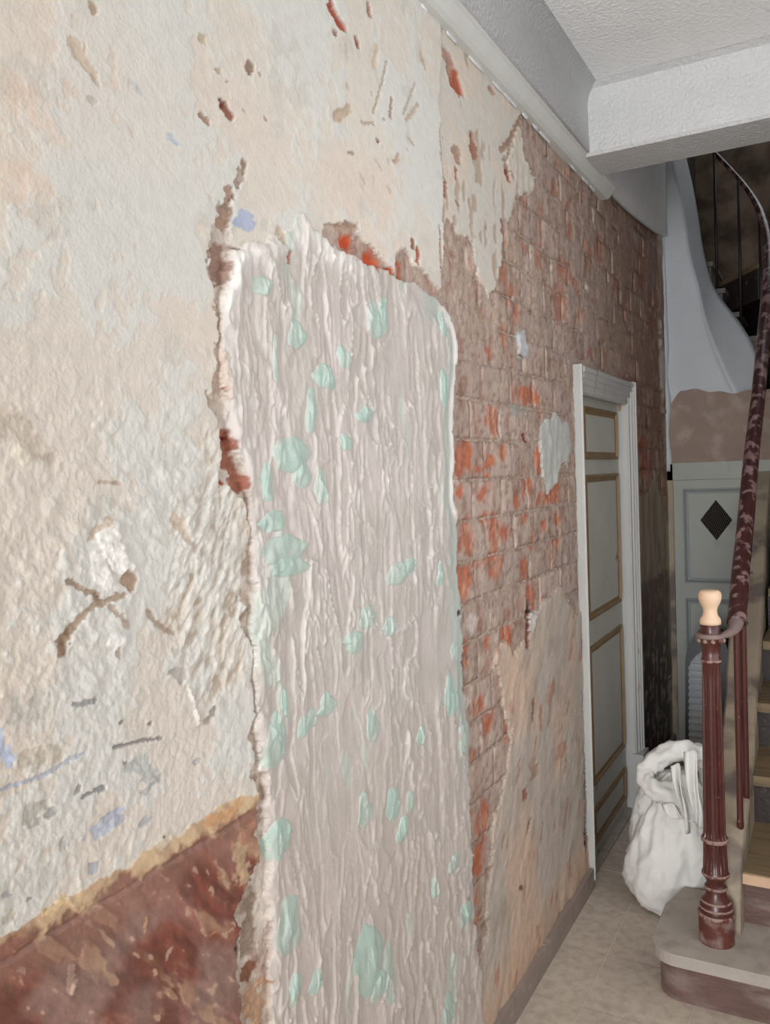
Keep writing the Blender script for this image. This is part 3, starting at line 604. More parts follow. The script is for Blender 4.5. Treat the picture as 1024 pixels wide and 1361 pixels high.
for zid, (nm, mt, lb) in ZN.items():
    k = keep & (FZ == zid)
    if not k.any(): continue
    f = F[k]; u, inv = np.unique(f, return_inverse=True)
    o = quads_mesh(nm, V[u], inv.reshape(f.shape), mt, wall, col=CV[u])
    if lb: o['label'] = lb
    zparts[nm] = o

# bricks, one object each, wherever the coat has come off
rng = random.Random(4)
def brick(y0, y1, z0, z1):
    ny = 18 if y0 < 3.3 else 8; nz = 11 if y0 < 3.3 else 6
    g = .0035 + rng.random() * .002
    ys = np.linspace(y0 + g, y1 - g, ny); zs = np.linspace(z0 + g * .8, z1 - g * .8, nz)
    yy, zz = np.meshgrid(ys, zs, indexing='ij')
    h, c = relief(yy + rng.random() * 0, zz, brickface=True)
    lift = rng.uniform(-.0014, .0016); h = h + lift
    ex = np.minimum(np.minimum(yy - ys[0], ys[-1] - yy), np.minimum(zz - zs[0], zs[-1] - zz))
    h = h - .0022 * np.exp(-ex / .003)
    tint = rng.uniform(.9, 1.08)
    yy = yy + .0025 * vn(zz * 60, yy * 20, 201) * (ex < .002); zz = zz + .002 * vn(yy * 60, zz * 20, 202) * (ex < .002)
    Vb = np.stack([h, yy, zz], -1).reshape(-1, 3)
    J = np.arange(ny * nz).reshape(ny, nz)
    Fb = np.stack([J[:-1, :-1], J[1:, :-1], J[1:, 1:], J[:-1, 1:]], -1).reshape(-1, 4)
    ring = list(J[:, 0]) + list(J[-1, 1:]) + list(J[-2::-1, -1]) + list(J[0, -2:0:-1])
    back = Vb[ring].copy(); back[:, 0] = -.045; n0 = len(Vb)
    Vb = np.vstack([Vb, back]); m_ = len(ring)
    Fs = [[ring[i], n0 + i, n0 + (i + 1) % m_, ring[(i + 1) % m_]] for i in range(m_)]
    Cb = np.vstack([c.reshape(-1, 3), c.reshape(-1, 3)[ring]]) * tint
    quads_mesh('brick', Vb, np.vstack([Fb, np.array(Fs)]), M_BRICK, wall, col=np.clip(Cb, 0, 1))
nb = 0
for kk_, z0, off in brick_rows():
    j0 = int((1.2 - off) / BL) - 1
    for j in range(j0, 22):
        y0 = off + j * BL; y1 = y0 + BL
        if y0 > YE - .03 or y1 < 1.35 or z0 < .05 or z0 > 2.98: continue
        y1 = min(y1, YE)
        if y0 < D0 - .02 and y1 > D0 - .02 and z0 < DZ + .02: y1 = D0 - .045
        if y0 < D1 + .05 and y1 > D0 - .02 and z0 < DZ + .04 and z0 + CH > 0:
            if y1 > D1 + .1: y0 = D1 + .06
            elif z0 + CH > DZ + .08: pass
            else: continue
        if y1 - y0 < .05: continue
        ty, tz = np.meshgrid(np.linspace(y0 + .01, y1 - .01, 5), np.linspace(z0 + .01, z0 + CH - .01, 4))
        zt_ = relief(ty, tz)[2]
        if (zt_ == 4).mean() < .15: continue
        if z0 + CH > DZ + .02 and z0 < DZ + .03 and y1 > D0 - .02 and y0 < D1 + .05:
            brick(y0, y1, DZ + .03, z0 + CH)
        else:
            brick(y0, y1, z0, z0 + CH)
        nb += 1
print('bricks', nb)

# mint coloured lumps in the filler
BLOBS = [(345,380,11,13),(392,445,10,19),(429,500,13,17),(453,475,8,14),(495,425,10,21),(508,418,8,20),(412,545,7,27),(483,551,10,11),(386,604,20,24),(399,628,10,22),(425,645,8,23),(353,641,8,23),(362,475,4,28),(360,692,15,14),(374,730,26,20),(382,752,22,14),(586,430,4,16),(588,515,6,22),(525,762,14,13),(540,752,9,10),(485,820,9,17),(515,832,7,13),(467,853,12,15),(433,935,11,15),(412,955,9,11),(400,965,8,14),(362,985,13,36),(376,932,5,20),(492,965,8,22),(597,922,9,26),(602,866,5,11),(583,762,4,15),(557,978,5,13),(366,1115,14,28),(482,1075,8,24),(520,1068,9,21),(542,1064,6,13),(533,1100,8,15),(602,1146,7,11),(617,1214,7,16),(380,1228,15,42),(488,1275,18,46),(515,1292,8,38),(416,1304,8,14),(388,1312,9,20),(592,1345,7,28),(613,982,5,20),(457,588,8,11),(575,1180,4,13),(502,1308,12,16)]
fp = zparts['filler_patch']
for bi, (x, y, hx, hy) in enumerate(BLOBS):
    cy, cz = wall_at(x, y); sy, sz = loc_scale(x, y); a_, b_ = hx * sy * 1.2, hy * sz * 1.2
    nR, nA = 14, 40; pts = []; prof = []
    for i in range(nR + 1):
        for j in range(nA):
            t = 2 * math.pi * j / nA; rr = i / nR
            sh = 1 + .12 * math.sin(2 * t + bi) + .12 * math.sin(3 * t + bi * 2.3) + .07 * math.sin(5 * t + bi * 1.7) + .05 * math.sin(8 * t + bi)
            wv = a_ * (1 - .2 * math.sin(t)) * (abs(math.cos(t)) ** -.18 if abs(math.cos(t)) > .02 else 1)                    # drops: narrower at the top... wider low
            pts.append((cy + wv * rr * sh * math.cos(t), cz + b_ * rr * (1 + .10 * math.sin(2 * t + bi)) * math.sin(t))); prof.append(rr)
    P = np.array(pts); rr = np.array(prof)
    P[:, 0] += a_ * .13 * rr * vn(P[:, 0] * 55, P[:, 1] * 40, 501); P[:, 1] += b_ * .10 * rr * vn(P[:, 0] * 70, P[:, 1] * 30, 502)
    h, c, _ = relief(P[:, 0], P[:, 1])
    q = vn(P[:, 0] * 90, P[:, 1] * 50, 300 + bi); q2 = vn(P[:, 0] * 40, P[:, 1] * 25, 400 + bi)
    hm = np.median(h)
    dome = (.0050 if hx > 9 else .0036) * (1 - rr ** 2) * (1 + .5 * q2) + .0010 * q * (1 - rr)
    X = h * .85 + hm * .15 * (1 - rr ** 2) + h * .15 * rr ** 2 + dome - .0018 * sst(.8, 1, rr)
    base = np.array(s2l(MINT)); k = np.clip((.85 + .25 * q2 + .12 * math.sin(bi * 3.1)) * (1 - .8 * sst(.76, 1.0, rr + .08 * q)), 0, 1)[:, None]
    c2 = base * k + c * (1 - k)
    Vb = np.column_stack([X, P[:, 0], P[:, 1]])
    J = np.arange((nR + 1) * nA).reshape(nR + 1, nA); Jn = np.roll(J, -1, 1)
    Fb = np.stack([J[1:-1], J[2:], Jn[2:], Jn[1:-1]], -1).reshape(-1, 4)
    Fc = np.stack([J[0], J[1], Jn[1], Jn[0]], -1).reshape(-1, 4)
    Fc2 = Fc.copy()
    ob = quads_mesh('mint_filler_lump', Vb, np.vstack([Fc2, Fb]), M_FILL, fp, col=c2)
fp_label = True

# ------------------------------------------------------------------ trim, boxing, beam, ceiling
BEAM0, BEAM1, BZ, CEZ = 3.27, 3.52, 2.845, 3.10
bm = bmesh.new()
prof = [(-.02, 2.815), (.018, 2.815), (.030, 2.822), (.048, 2.848), (.056, 2.852), (.060, 2.866), (-.02, 2.866)]
prism(bm, prof, lambda u, v, w: (u, w, v), -5.0, 3.74)
tr = struct(bm_obj('trim_1', bm, mat('trim_paint', (206, 207, 203), rough=.5, var=.05, bump=.001), bevel=.002)); tr['label'] = 'white cornice moulding along the top of the left wall'
# lumps of old plaster left along the moulding's lower edge
rr_ = random.Random(8)
for i in range(20):
    y = rr_.uniform(1.9, 3.7); L_ = rr_.uniform(.012, .05)
    bm = bmesh.new(); bmesh.ops.create_icosphere(bm, subdivisions=2, radius=1)
    for v in bm.verts:
        v.co = Vector((v.co.x * .004 + .001, v.co.y * L_ + y, v.co.z * rr_.uniform(.004, .008) + 2.812))
    bm_obj('plaster_crumb', bm, M_STIP, tr, smooth=True)
# boxing with a coved top
bm = bmesh.new()
cv = [(.068, 2.856), (.064, 3.03)] + [(.064 + .075 * (1 - math.cos(t)), 3.03 + .075 * math.sin(t)) for t in np.linspace(.15, math.pi / 2, 10)] + [(-.2, 3.105), (-.2, 2.856)]
prism(bm, cv, lambda u, v, w: (u, w, v), -5.0, 3.52)
o = struct(bm_obj('trim_2', bm, M_STIP, smooth=False)); o['label'] = 'white stippled boxing with coved top above the moulding'
for p in o.data.polygons: p.use_smooth = abs(p.normal.y) < .5
ceiling = struct(box('ceiling', -.2, 1.6, -5.0, BEAM1, CEZ - .001, CEZ + .25, M_CEIL))
bm = bmesh.new()
bp_ = [(BEAM0, CEZ + .01)] + [(BEAM0 - .05 * (1 - math.sin(t)), CEZ - .05 * (1 - math.cos(t))) for t in np.linspace(0, math.pi / 2, 5)][0:0] + [(BEAM0 - .045, CEZ - .002), (BEAM0 - .018, CEZ - .016), (BEAM0 - .004, CEZ - .045), (BEAM0, CEZ - .09), (BEAM0, BZ + .012), (BEAM0 + .01, BZ), (BEAM1 - .005, BZ), (BEAM1, BZ + .01), (BEAM1, 3.38), (BEAM0, 3.38)]
prism(bm, bp_, lambda u, v, w: (w, u, v), .05, 1.58)
o = struct(bm_obj('ceiling_beam', bm, mat('beam_paint', (202, 203, 202), rough=.45, var=.03, bump=.006, bscale=75), smooth=False)); o['label'] = 'white stippled beam crossing the ceiling before the stairwell'
# floor
floor = struct(box('floor', -.35, 1.7, -5.0, 6.8, -.12, -.0035, M_GROUT))
T = .305
tb = None
for j in range(-4, 9):
    for i in range(-1, 6):
        x0 = .176 + (i - 1) * T + (.0); y0 = 2.479 + j * T
        x1 = x0 + T; y1 = y0 + T
        xl = max(x0, -.10 if (y1 > D0 and y0 < D1) else .0); xr = min(x1, 1.55)
        if xr - xl < .03 or y0 > YE: continue
        g = .0022
        bm = bmesh.new(); bx(bm, xl + g, xr - g, y0 + g, min(y1, YE) - g, -.012, .0 + rr_.uniform(-.0006, .0006))
        bm_obj('floor_tile', bm, M_TILE, floor)
# plinth tiles
base_ = struct(box('baseboard_left', .0, .006, 1.2, D0 - .06, .0, .078, M_GROUT))
for s0, s1 in ((-5.0, D0 - .055), (D1 + .12, YE)):
    y = s0
    while y < s1 - .02:
        e = min(y + .305, s1)
        if y > 1.0: box('plinth_tile', .001, .021, y + .001, e - .001, 0.0, .080 + rr_.uniform(-.002, .002), M_PLINTH, base_, bevel=.002)
        y = e
box('crumbled_mortar', -.01, .0165, 1.95, 2.16, .06, .088, M_SEAM, base_, bevel=.004) if False else None

# right, rear walls (out of the picture, close the hall)
struct(box('wall_right', 1.55, 1.7, -5.0, 6.8, 0, 4.7, M_SIDE))
bm = bmesh.new()
for a in ((-.3, .3, -5.15, -5.0, 0, 3.3), (1.6, 1.7, -5.15, -5.0, 0, 3.3), (.3, 1.6, -5.15, -5.0, 2.75, 3.3)): bx(bm, *a)
struct(bm_obj('wall_rear', bm, M_SIDE))

# ------------------------------------------------------------------ stairwell shell
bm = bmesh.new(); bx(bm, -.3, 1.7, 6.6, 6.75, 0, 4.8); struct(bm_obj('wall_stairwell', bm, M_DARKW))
bm = bmesh.new(); bx(bm, -.3, -.02, YE + .1, 6.6, 0, 4.8); bx(bm, -.3, -.02, BEAM1, YE + .1, 3.2, 4.8); struct(bm_obj('wall_stairwell', bm, mat('shaded_stairwell_side', (58, 46, 40), rough=.9, var=.3, scale=3)))  # the side wall's shade is put into its dark brown
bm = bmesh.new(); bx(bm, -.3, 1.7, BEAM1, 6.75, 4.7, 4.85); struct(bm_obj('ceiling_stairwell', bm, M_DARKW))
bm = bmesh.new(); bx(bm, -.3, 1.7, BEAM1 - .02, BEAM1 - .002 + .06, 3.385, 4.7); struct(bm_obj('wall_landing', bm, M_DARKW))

# back wall: its right edge is the sweeping curve under the upper flight
A_px = [(886,165),(891,195),(896,225),(900,240),(908,275),(915,330),(921,356),(929,385),(937,425),(950,465),(975,520),(1000,560),(1015,610)]
B_px = [(900,150),(907,180),(912,205),(914,215),(922,250),(929,290),(935,330),(945,370),(958,395),(985,430),(1004,465),(1012,510),(1022,600)]
Asp = spline([at_y(*p, YE) for p in A_px], 8)
depthB = [5.46, 5.46, 5.46, 5.46, 5.46, 5.46, 5.45, 5.44, 5.42, 5.38, 5.34, 5.28, 5.2]
Bsp = spline([at_y(*p, d) for p, d in zip(B_px, depthB)], 8)
bm = bmesh.new()
nA = len(Asp); nL = 10; nS = 8; grid = []
for i in range(nA):
    a = Asp[i]; b = Bsp[i]; row = []
    k = sst(.35, .62, i / nA)                                        # crease fades into one smooth sweep lower down
    for j in range(nL):
        row.append(bm.verts.new((-.02 + (a[0] + .02) * j / nL, YE + .02*0, a[2])))
    row.append(bm.verts.new(tuple(a)))
    for j in range(1, nS + 1):
        t = j / nS; e = 1 - (1 - t) ** 2
        p = a + (b - a) * t
        row.append(bm.verts.new(tuple(p)))
    grid.append(row)
for r0, r1 in zip(grid, grid[1:]):
    for j in range(len(r0) - 1): bm.faces.new((r0[j], r0[j + 1], r1[j + 1], r1[j]))
# thickness behind
for v in list(bm.verts): pass
wb = struct(bm_obj('wall_back', bm, M_WHITE, smooth=True)); 
md = wb.modifiers.new('e', 'EDGE_SPLIT'); md.split_angle = math.radians(33)
md = wb.modifiers.new('solid', 'SOLIDIFY'); md.thickness = .05; md.offset = -1
# lower plaster band and the wall round the cupboard door
zb_top = Asp[-1][2]
bm = bmesh.new()
for a in ((-.05, .028, YE, YE + .3, 0, zb_top + .02), (.028, 1.0, YE, YE + .3, 1.625, zb_top + .02), (.50, .62, YE, YE + .3, 0, 1.625)): bx(bm, *a)
o = bm_obj('wall_back_body', bm, M_WHITE, wb); o.name = 'lower_wall'
# tan bare plaster band, slightly proud with a wavy upper edge
n = 40; top = []
bm = bmesh.new()
pts = [(-.0, 1.655), (.66, 1.655)] + [(.66 * t, 2.075 + .012 * math.sin(t * 9) - .05 * t * t - .10 * max(0, .12 - t) / .12 * 1.2 - .02 * max(0, t - .7) + .006 * math.sin(t * 31)) for t in np.linspace(1, 0, n)]
prism(bm, pts, lambda u, v, w: (u, w, v), YE - .006, YE + .02)
bm_obj('bare_plaster_band', bm, mat('bare_plaster', (150, 132, 120), rough=.9, var=.12, scale=6, col2=(176, 160, 148), cscale=9, cthr=(.5, .7), bump=.006, bscale=22), wb)

# stippled dark slope above the brick wall behind the beam
bm = bmesh.new()
g = [[at_y(805, 244, 3.56), at_y(840, 238, 4.3), at_y(872, 240, YE - .002)], [at_y(835, 272, 4.2), at_y(862, 268, 4.7), at_y(880, 280, YE - .002)], [at_y(868, 298, 4.75), at_y(878, 305, 4.95), at_y(884, 318, YE - .002)]]
P0 = [(0.0, 3.52, 2.85), (0.0, 4.2, 2.88), (0.0, 4.8, 2.93), (0.0, YE, 2.97)]
P1 = [(.10, 3.52, 3.02), (.07, 4.2, 3.2), (.04, 4.8, 3.35), (.0, YE, 3.5)]
a = [bm.verts.new(p) for p in P0]; b = [bm.verts.new(p) for p in P1]; 
for i in range(3): bm.faces.new((a[i], a[i + 1], b[i + 1], b[i]))
bmesh.ops.subdivide_edges(bm, edges=bm.edges[:], cuts=3, use_grid_fill=True)
o = struct(bm_obj('trim_3', bm, M_STIP, smooth=True)); o['label'] = 'stippled slope above the bricks behind the beam'
md = o.modifiers.new('s', 'SOLIDIFY'); md.thickness = .03; md.offset = 1
bm = bmesh.new(); tube(bm, spline([(.012, 3.6, 2.86), (.012, 4.2, 2.885), (.012, 4.8, 2.935), (.012, YE, 2.98)], 6), .009, 8); bm_obj('plaster_lip', bm, M_WHITE, o, smooth=True)
# white plaster strip down the corner
bm = bmesh.new()
pth = [(.0, YE - .004, z) for z in np.linspace(1.62, 3.4, 26)]
tube(bm, [(x + .012 * vn(np.array([z * 4.]), np.array([.3]), 7)[0], y, z) for x, y, z in pth], [.022 + .010 * float(vn(np.array([z * 6.]), np.array([2.]), 9)[0]) for _, _, z in pth], 8)
bm_obj('corner_plaster', bm, M_CREAM if False else M_WHITE, wb, smooth=True)

# ------------------------------------------------------------------ door_1 in the left wall
d1 = struct(box('door_1', -.08, -.035, D0 - .02, D1 + .02, .012, DZ, M_LEAF))
d1['label'] = 'grey white panelled door with brown panel mouldings in the left wall'
PY0, PY1 = 3.43, 4.005
def raised(par, y0, y1, z0, z1, X, mt_edge, mt_panel, w=.03, axis='x'):
    def P(x, u, v): return (x, u, v) if axis == 'x' else (u, x, v)
    sgn = 1 if axis == 'x' else -1
    bm = bmesh.new()
    def ringq(a, b):
        (A, xa), (B, xb) = a, b
        ca = [(A[0], A[2]), (A[1], A[2]), (A[1], A[3]), (A[0], A[3])]; cb = [(B[0], B[2]), (B[1], B[2]), (B[1], B[3]), (B[0], B[3])]
        va = [bm.verts.new(P(xa, *q)) for q in ca]; vb = [bm.verts.new(P(xb, *q)) for q in cb]
        for i in range(4): bm.faces.new((va[i], va[(i + 1) % 4], vb[(i + 1) % 4], vb[i]))
    def ins(k): return (y0 + k, y1 - k, z0 + k, z1 - k)
    seq = [(ins(0), X - sgn * .002), (ins(.001), X + sgn * .010), (ins(w * .35), X + sgn * .013), (ins(w * .5), X + sgn * .004), (ins(w), X - sgn * .001 + sgn*.002)]
    for a, b in zip(seq, seq[1:]): ringq(a, b)
    fr = bm_obj('panel_moulding', bm, mt_edge, par); fr['label'] = 'brown moulding' if mt_edge is M_GOLD else 'grey moulding'
    k = w
    x_ = X + sgn * .002
    if axis == 'x': box('door_panel', X - .01, X + .0035, y0 + k, y1 - k, z0 + k, z1 - k, mt_panel, par)
    else: box('door_panel', y0 + k, y1 - k, X - .0035, X + .01, z0 + k, z1 - k, mt_panel, par)
for z0, z1 in ((1.69, 1.91), (1.02, 1.625), (.325, .91), (.075, .225)):
    raised(d1, PY0, PY1, z0, z1, -.035, M_GOLD, M_LEAF, .032)
# frame: two architraves and a head, stepped mouldings
fprof = [(0, 0), (0, .030), (.007, .042), (.022, .042), (.026, .033), (.044, .036), (.050, .026), (.070, .029), (.076, .018), (.100, .020), (.108, .008), (.108, -.02), (0, -.02)]
def arch(name, f, a, b):
    bm = bmesh.new(); prism(bm, fprof, f, a, b); return bm_obj(name, bm, M_FRAME, d1)
arch('architrave', lambda u, v, w: (v * .85, D1 + .10 - u, w), 0, DZ + .10)
arch('architrave', lambda u, v, w: (v * .6, D0 - .050 + u * .30, w), 0.03, DZ + .10)
arch('architrave', lambda u, v, w: (v * .7, w, DZ + .098 - u), D0 - .019, D1 + .096)
box('door_jamb', -.12, .0, D1 - .004, D1 + .03, 0, DZ + .01, M_FRAME, d1)
box('door_jamb', -.12, .0, D0 - .03, D0 + .004, 0, DZ + .01, M_FRAME, d1)
box('door_jamb', -.12, .0, D0, D1, DZ - .006, DZ + .03, M_FRAME, d1)
box('door_sill', -.12, .0, D0, D1, -.003, .012, M_STEP, d1)
box('architrave_base', .0, .05, D1 - .02, D1 + .105, 0, .28, M_FRAME, d1, bevel=.003)

# ------------------------------------------------------------------ door_2, the cupboard door in the back wall
d2 = struct(box('door_2', .032, .50, YE - .012, YE + .02, .01, 1.565, M_BDOOR))
d2['label'] = 'pale grey door with a black diamond grille under the stairs'
bm = bmesh.new(); bx(bm, -.03, .031, YE - .022, YE + .01, 0, 1.66); bm_obj('door_frame', bm, M_SCUFF, d2, bevel=.003)
bm = bmesh.new(); bx(bm, -.01, .62, YE - .022, YE + .01, 1.5665, 1.665); bm_obj('head_board', bm, M_BDOOR, d2, bevel=.004)
raised(d2, .085, .46, .97, 1.515, YE - .012, M_BDG, M_BDOOR, .03, axis='y')
raised(d2, .085, .46, .12, .88, YE - .012, M_BDG, M_BDOOR, .03, axis='y')
dc = (.263, 1.333); hw, hh_ = .086, .115
bm = bmesh.new(); prism(bm, [(dc[0] - hw, dc[1]), (dc[0], dc[1] - hh_), (dc[0] + hw, dc[1]), (dc[0], dc[1] + hh_)], lambda u, v, w: (u, w, v), YE - .0165, YE - .0145)
gr = bm_obj('vent_grille', bm, M_HOLE, d2); gr['label'] = 'black diamond-shaped mesh grille'
bm = bmesh.new()
def seg_in(p, q):
    out = []
    for t in np.linspace(0, 1, 60):
        u = p[0] + (q[0] - p[0]) * t; v = p[1] + (q[1] - p[1]) * t
        if abs(u - dc[0]) / hw + abs(v - dc[1]) / hh_ < .98: out.append((u, v))
    return (out[0], out[-1]) if len(out) > 2 else None
for s in (-1, 1):
    for k in np.arange(-.34, .34, .024):
        sg = seg_in((dc[0] - .1, dc[1] + k - s * .22), (dc[0] + .1, dc[1] + k + s * .22))
        if sg: tube(bm, [(sg[0][0], YE - .018, sg[0][1]), (sg[1][0], YE - .018, sg[1][1])], .0008, 4)
o = bm_obj('wire_mesh', bm, M_MESH, gr); o['kind'] = 'stuff'
box('keyhole_plate', .395, .407, YE - .020, YE - .011, .60, .70, M_BLACK, d2, bevel=.002)

# ------------------------------------------------------------------ staircase
SX = .592
sc = empty('staircase', (1.05, 2.6, 0)); thing(sc, 'worn staircase with dark risers and wooden treads climbing at the right edge', 'staircase')
def cps(o): o.matrix_parent_inverse = sc.matrix_world.inverted(); return o
sc_inv = Matrix.Translation((-1.05, -2.6, 0))
def put(o): o.matrix_parent_inverse = sc_inv; return o
# first step: wide, rounded left corner, slab with a nosing
def round_foot(x0, x1, y0, y1, r, n=8):
    pts = [(x1, y0), (x1, y1), (x0 + .04, y1), (x0 + .0, y1 - .15)]
    for t in np.linspace(math.pi, 1.5 * math.pi, n): pts.append((x0 + r + r * math.cos(t), y0 + r + r * math.sin(t)))
    return pts
bm = bmesh.new(); prism(bm, round_foot(.372, 1.55, 2.63, 3.05, .075), lambda u, v, w: (u, v, w), 0, .125)
put(bm_obj('riser', bm, M_RISER1, sc, bevel=.004))['label'] = 'scuffed brown face of the lowest step'
bm = bmesh.new(); prism(bm, round_foot(.352, 1.55, 2.605, 3.05, .085), lambda u, v, w: (u, v, w), .122, .16)
put(bm_obj('tread', bm, M_STEP, sc, bevel=.006, seg=3))['label'] = 'dusty grey stone top of the lowest step'
ys = [2.87, 3.27, 3.60, 3.95, 4.30, 4.62]; zs = [.16, .34, .52, .70, .88, 1.06, 1.24]
for i, y in enumerate(ys):
    z0, z1 = zs[i], zs[i + 1]
    ye = ys[i + 1] if i + 1 < len(ys) else 4.95
    rm = M_RISER1 if i == 0 else M_RISER
    bm = bmesh.new(); bx(bm, SX - (.05 if i == 0 else .01), 1.549, y + .02, ye + .05, z0 - .04, z1 - .035)
    put(bm_obj('riser', bm, rm, sc, bevel=.003))
    bm = bmesh.new(); bx(bm, SX - .005, 1.548, y - .01, ye + .03, z1 - .036, z1)
    t_ = put(bm_obj('tread', bm, M_TREAD, sc, bevel=.008, seg=3))
    if i == 0:
        bm = bmesh.new(); bx(bm, SX - .002, 1.547, y - .018, y - .004, z1 - .036, z1 - .004); o = bm_obj('nosing', bm, M_NOSE, t_, bevel=.003); o['label'] = 'bare pale wood nosing'
# winders: fan around the turn and over the back door
pc = (.50, 5.42)
for k in range(9):
    a0 = math.radians(-62 + k * 20); a1 = a0 + math.radians(24)
    z1 = 1.42 + k * .175
    pts = [(pc[0] + .05 * math.cos(a0), pc[1] + .05 * math.sin(a0))]
    R_ = lambda a: min(1.04 / max(abs(math.cos(a)), 1e-3), 1.17 / max(abs(math.sin(a)), 1e-3)) * .985 if math.cos(a) > -.05 else min(.5 / max(abs(math.cos(a)), .05), 1.17 / max(abs(math.sin(a)), 1e-3))
    R2 = lambda a: min(R_(a), 1.30)
    pts += [(pc[0] + R2(a) * math.cos(a), pc[1] + R2(a) * math.sin(a)) for a in np.linspace(a0, a1, 4)]
    pts += [(pc[0] + .05 * math.cos(a1), pc[1] + .05 * math.sin(a1))]
    bm = bmesh.new(); prism(bm, pts, lambda u, v, w: (u, v, w), z1 - .21, z1 - .03); put(bm_obj('winder_riser', bm, M_RISER, sc))
    bm = bmesh.new(); prism(bm, pts, lambda u, v, w: (u, v, w), z1 - .03, z1); put(bm_obj('winder_tread', bm, M_TREAD, sc))
# sloping plastered string, its top follows the nosings
Lx = [(2.80, .535, .30), (2.88, .530, .415), (3.27, .488, .545), (3.6, .472, .712), (3.95, .450, .89), (4.3, .448, 1.065), (4.6, .455, 1.27), (5.1, .46, 1.60)]
Rx = [(2.80, .600, .26), (2.88, .604, .39), (3.27, .602, .545), (3.6, .592, .712), (3.95, .584, .89), (4.3, .572, 1.065), (4.6, .56, 1.27), (5.1, .55, 1.60)]
bm = bmesh.new()
Ls = spline([(x, y, z) for y, x, z in Lx], 5); Rs = spline([(x, y, z) for y, x, z in Rx], 5); rows_ = []
for l, r_ in zip(Ls, Rs):
    r = []
    r.append(bm.verts.new((l[0], l[1], 0)))
    r.append(bm.verts.new((l[0], l[1], l[2] - .01)))
    for t in np.linspace(.06, .94, 5): r.append(bm.verts.new(tuple(l + (r_ - l) * t + np.array([0, 0, .004]))))
    r.append(bm.verts.new((r_[0], r_[1], r_[2] - .01))); r.append(bm.verts.new((r_[0], r_[1], 0)))
    rows_.append(r)
for a, b in zip(rows_, rows_[1:]):
    for j in range(len(a) - 1): bm.faces.new((a[j], a[j + 1], b[j + 1], b[j]))
bm.faces.new(rows_[0]); bm.faces.new(rows_[-1][::-1])
put(bm_obj('string', bm, M_SCUFF, sc, smooth=False))['label'] = 'beige plastered sloping string beneath the balusters'
# tread ends seen above the white sweep
for (x, y, z, L_) in ((.42, 5.47, 2.40, .11), (.31, 5.52, 2.56, .10), (.23, 5.56, 2.72, .09), (.17, 5.6, 2.9, .07)):
    bm = bmesh.new(); bx(bm, x - L_, x + L_ * .6, y, y + .5, z - .03, z); bx(bm, x - L_ * .9, x + L_ * .4, y + .02, y + .5, z - .2, z - .03)
    put(bm_obj('upper_tread', bm, mat('dusty_upper_tread', (110, 106, 96), rough=.7, var=.2), sc, bevel=.006))

# ------------------------------------------------------------------ railing
rl = empty('stair_railing', (.54, 2.72, .16)); thing(rl, 'dark red iron stair railing with fluted newel post and handrail', 'railing')
rl_inv = Matrix.Translation((-.54, -2.72, -.16))
def putr(o): o.matrix_parent_inverse = rl_inv; return o
NXY = (.537, 2.74)
def zz_(py): return .16 + (1240 - py) * (1.132 - .16) / 400
kx = .00218
pr = [(1206, 23), (1200, 23.5), (1196, 23.5), (1194, 22.5), (1190, 22), (1184, 19), (1178, 14), (1172, 13.5), (1170, 15), (1167, 15), (1165, 12.5), (1160, 13), (1156, 16), (1154, 17), (1152, 18.5), (1149, 18.5), (1147, 17), (1130, 16.3), (1111, 15.6), (1109, 18), (1104, 18), (1102, 15.5), (1095, 15), (1000, 14.2), (940, 13.2), (900, 12.6), (879, 12.2), (877, 13.6), (873, 13.6), (871, 12.2), (862, 12.4), (852, 14.5), (849, 17), (845, 17.5), (843, 15), (841, 14), (838, 12.5), (830, 13.5), (827, 13.5)]
bm = bmesh.new(); lathe(bm, [(zz_(p), w * kx) for p, w in pr], *NXY, n=160, flute=(zz_(1146), zz_(881), 18))
nw = putr(bm_obj('newel_post', bm, M_IRON, rl, smooth=True)); nw['label'] = 'fluted cast iron newel post on a round base'
md = nw.modifiers.new('e', 'EDGE_SPLIT'); md.split_angle = math.radians(38)
for (p0, p1, w) in ((1206, 1201, 25.4), (1196, 1193, 23.6), (1188, 1185, 21), (1171, 1167, 15.6), (1153, 1149, 19.2), (1109, 1104, 18.8), (877, 874, 14.2)):
    bm = bmesh.new(); lathe(bm, [(zz_(p0), w * kx * .96), (zz_(p0 - .8), w * kx), (zz_(p1 + .8), w * kx), (zz_(p1), w * kx * .96)], *NXY, n=40)
    o = bm_obj('collar_ring', bm, M_COLLAR, nw, smooth=True); o['label'] = 'dusty pale ring'
bm = bmesh.new(); lathe(bm, [(zz_(1241), 24.3 * kx), (zz_(1236), 24 * kx), (zz_(1209), 24.3 * kx), (zz_(1205), 25.2 * kx), (zz_(1202), 25.2 * kx), (zz_(1201), 20 * kx)], *NXY, n=40)
o = bm_obj('base_drum', bm, mat('dusty_iron_base', (96, 50, 42), rough=.6, var=.2, scale=18, col2=(140, 122, 112), cscale=16, cthr=(.48, .62), bump=.001), nw, smooth=True); o['label'] = 'dusty scuffed round base'
md = o.modifiers.new('e', 'EDGE_SPLIT'); md.split_angle = math.radians(38)
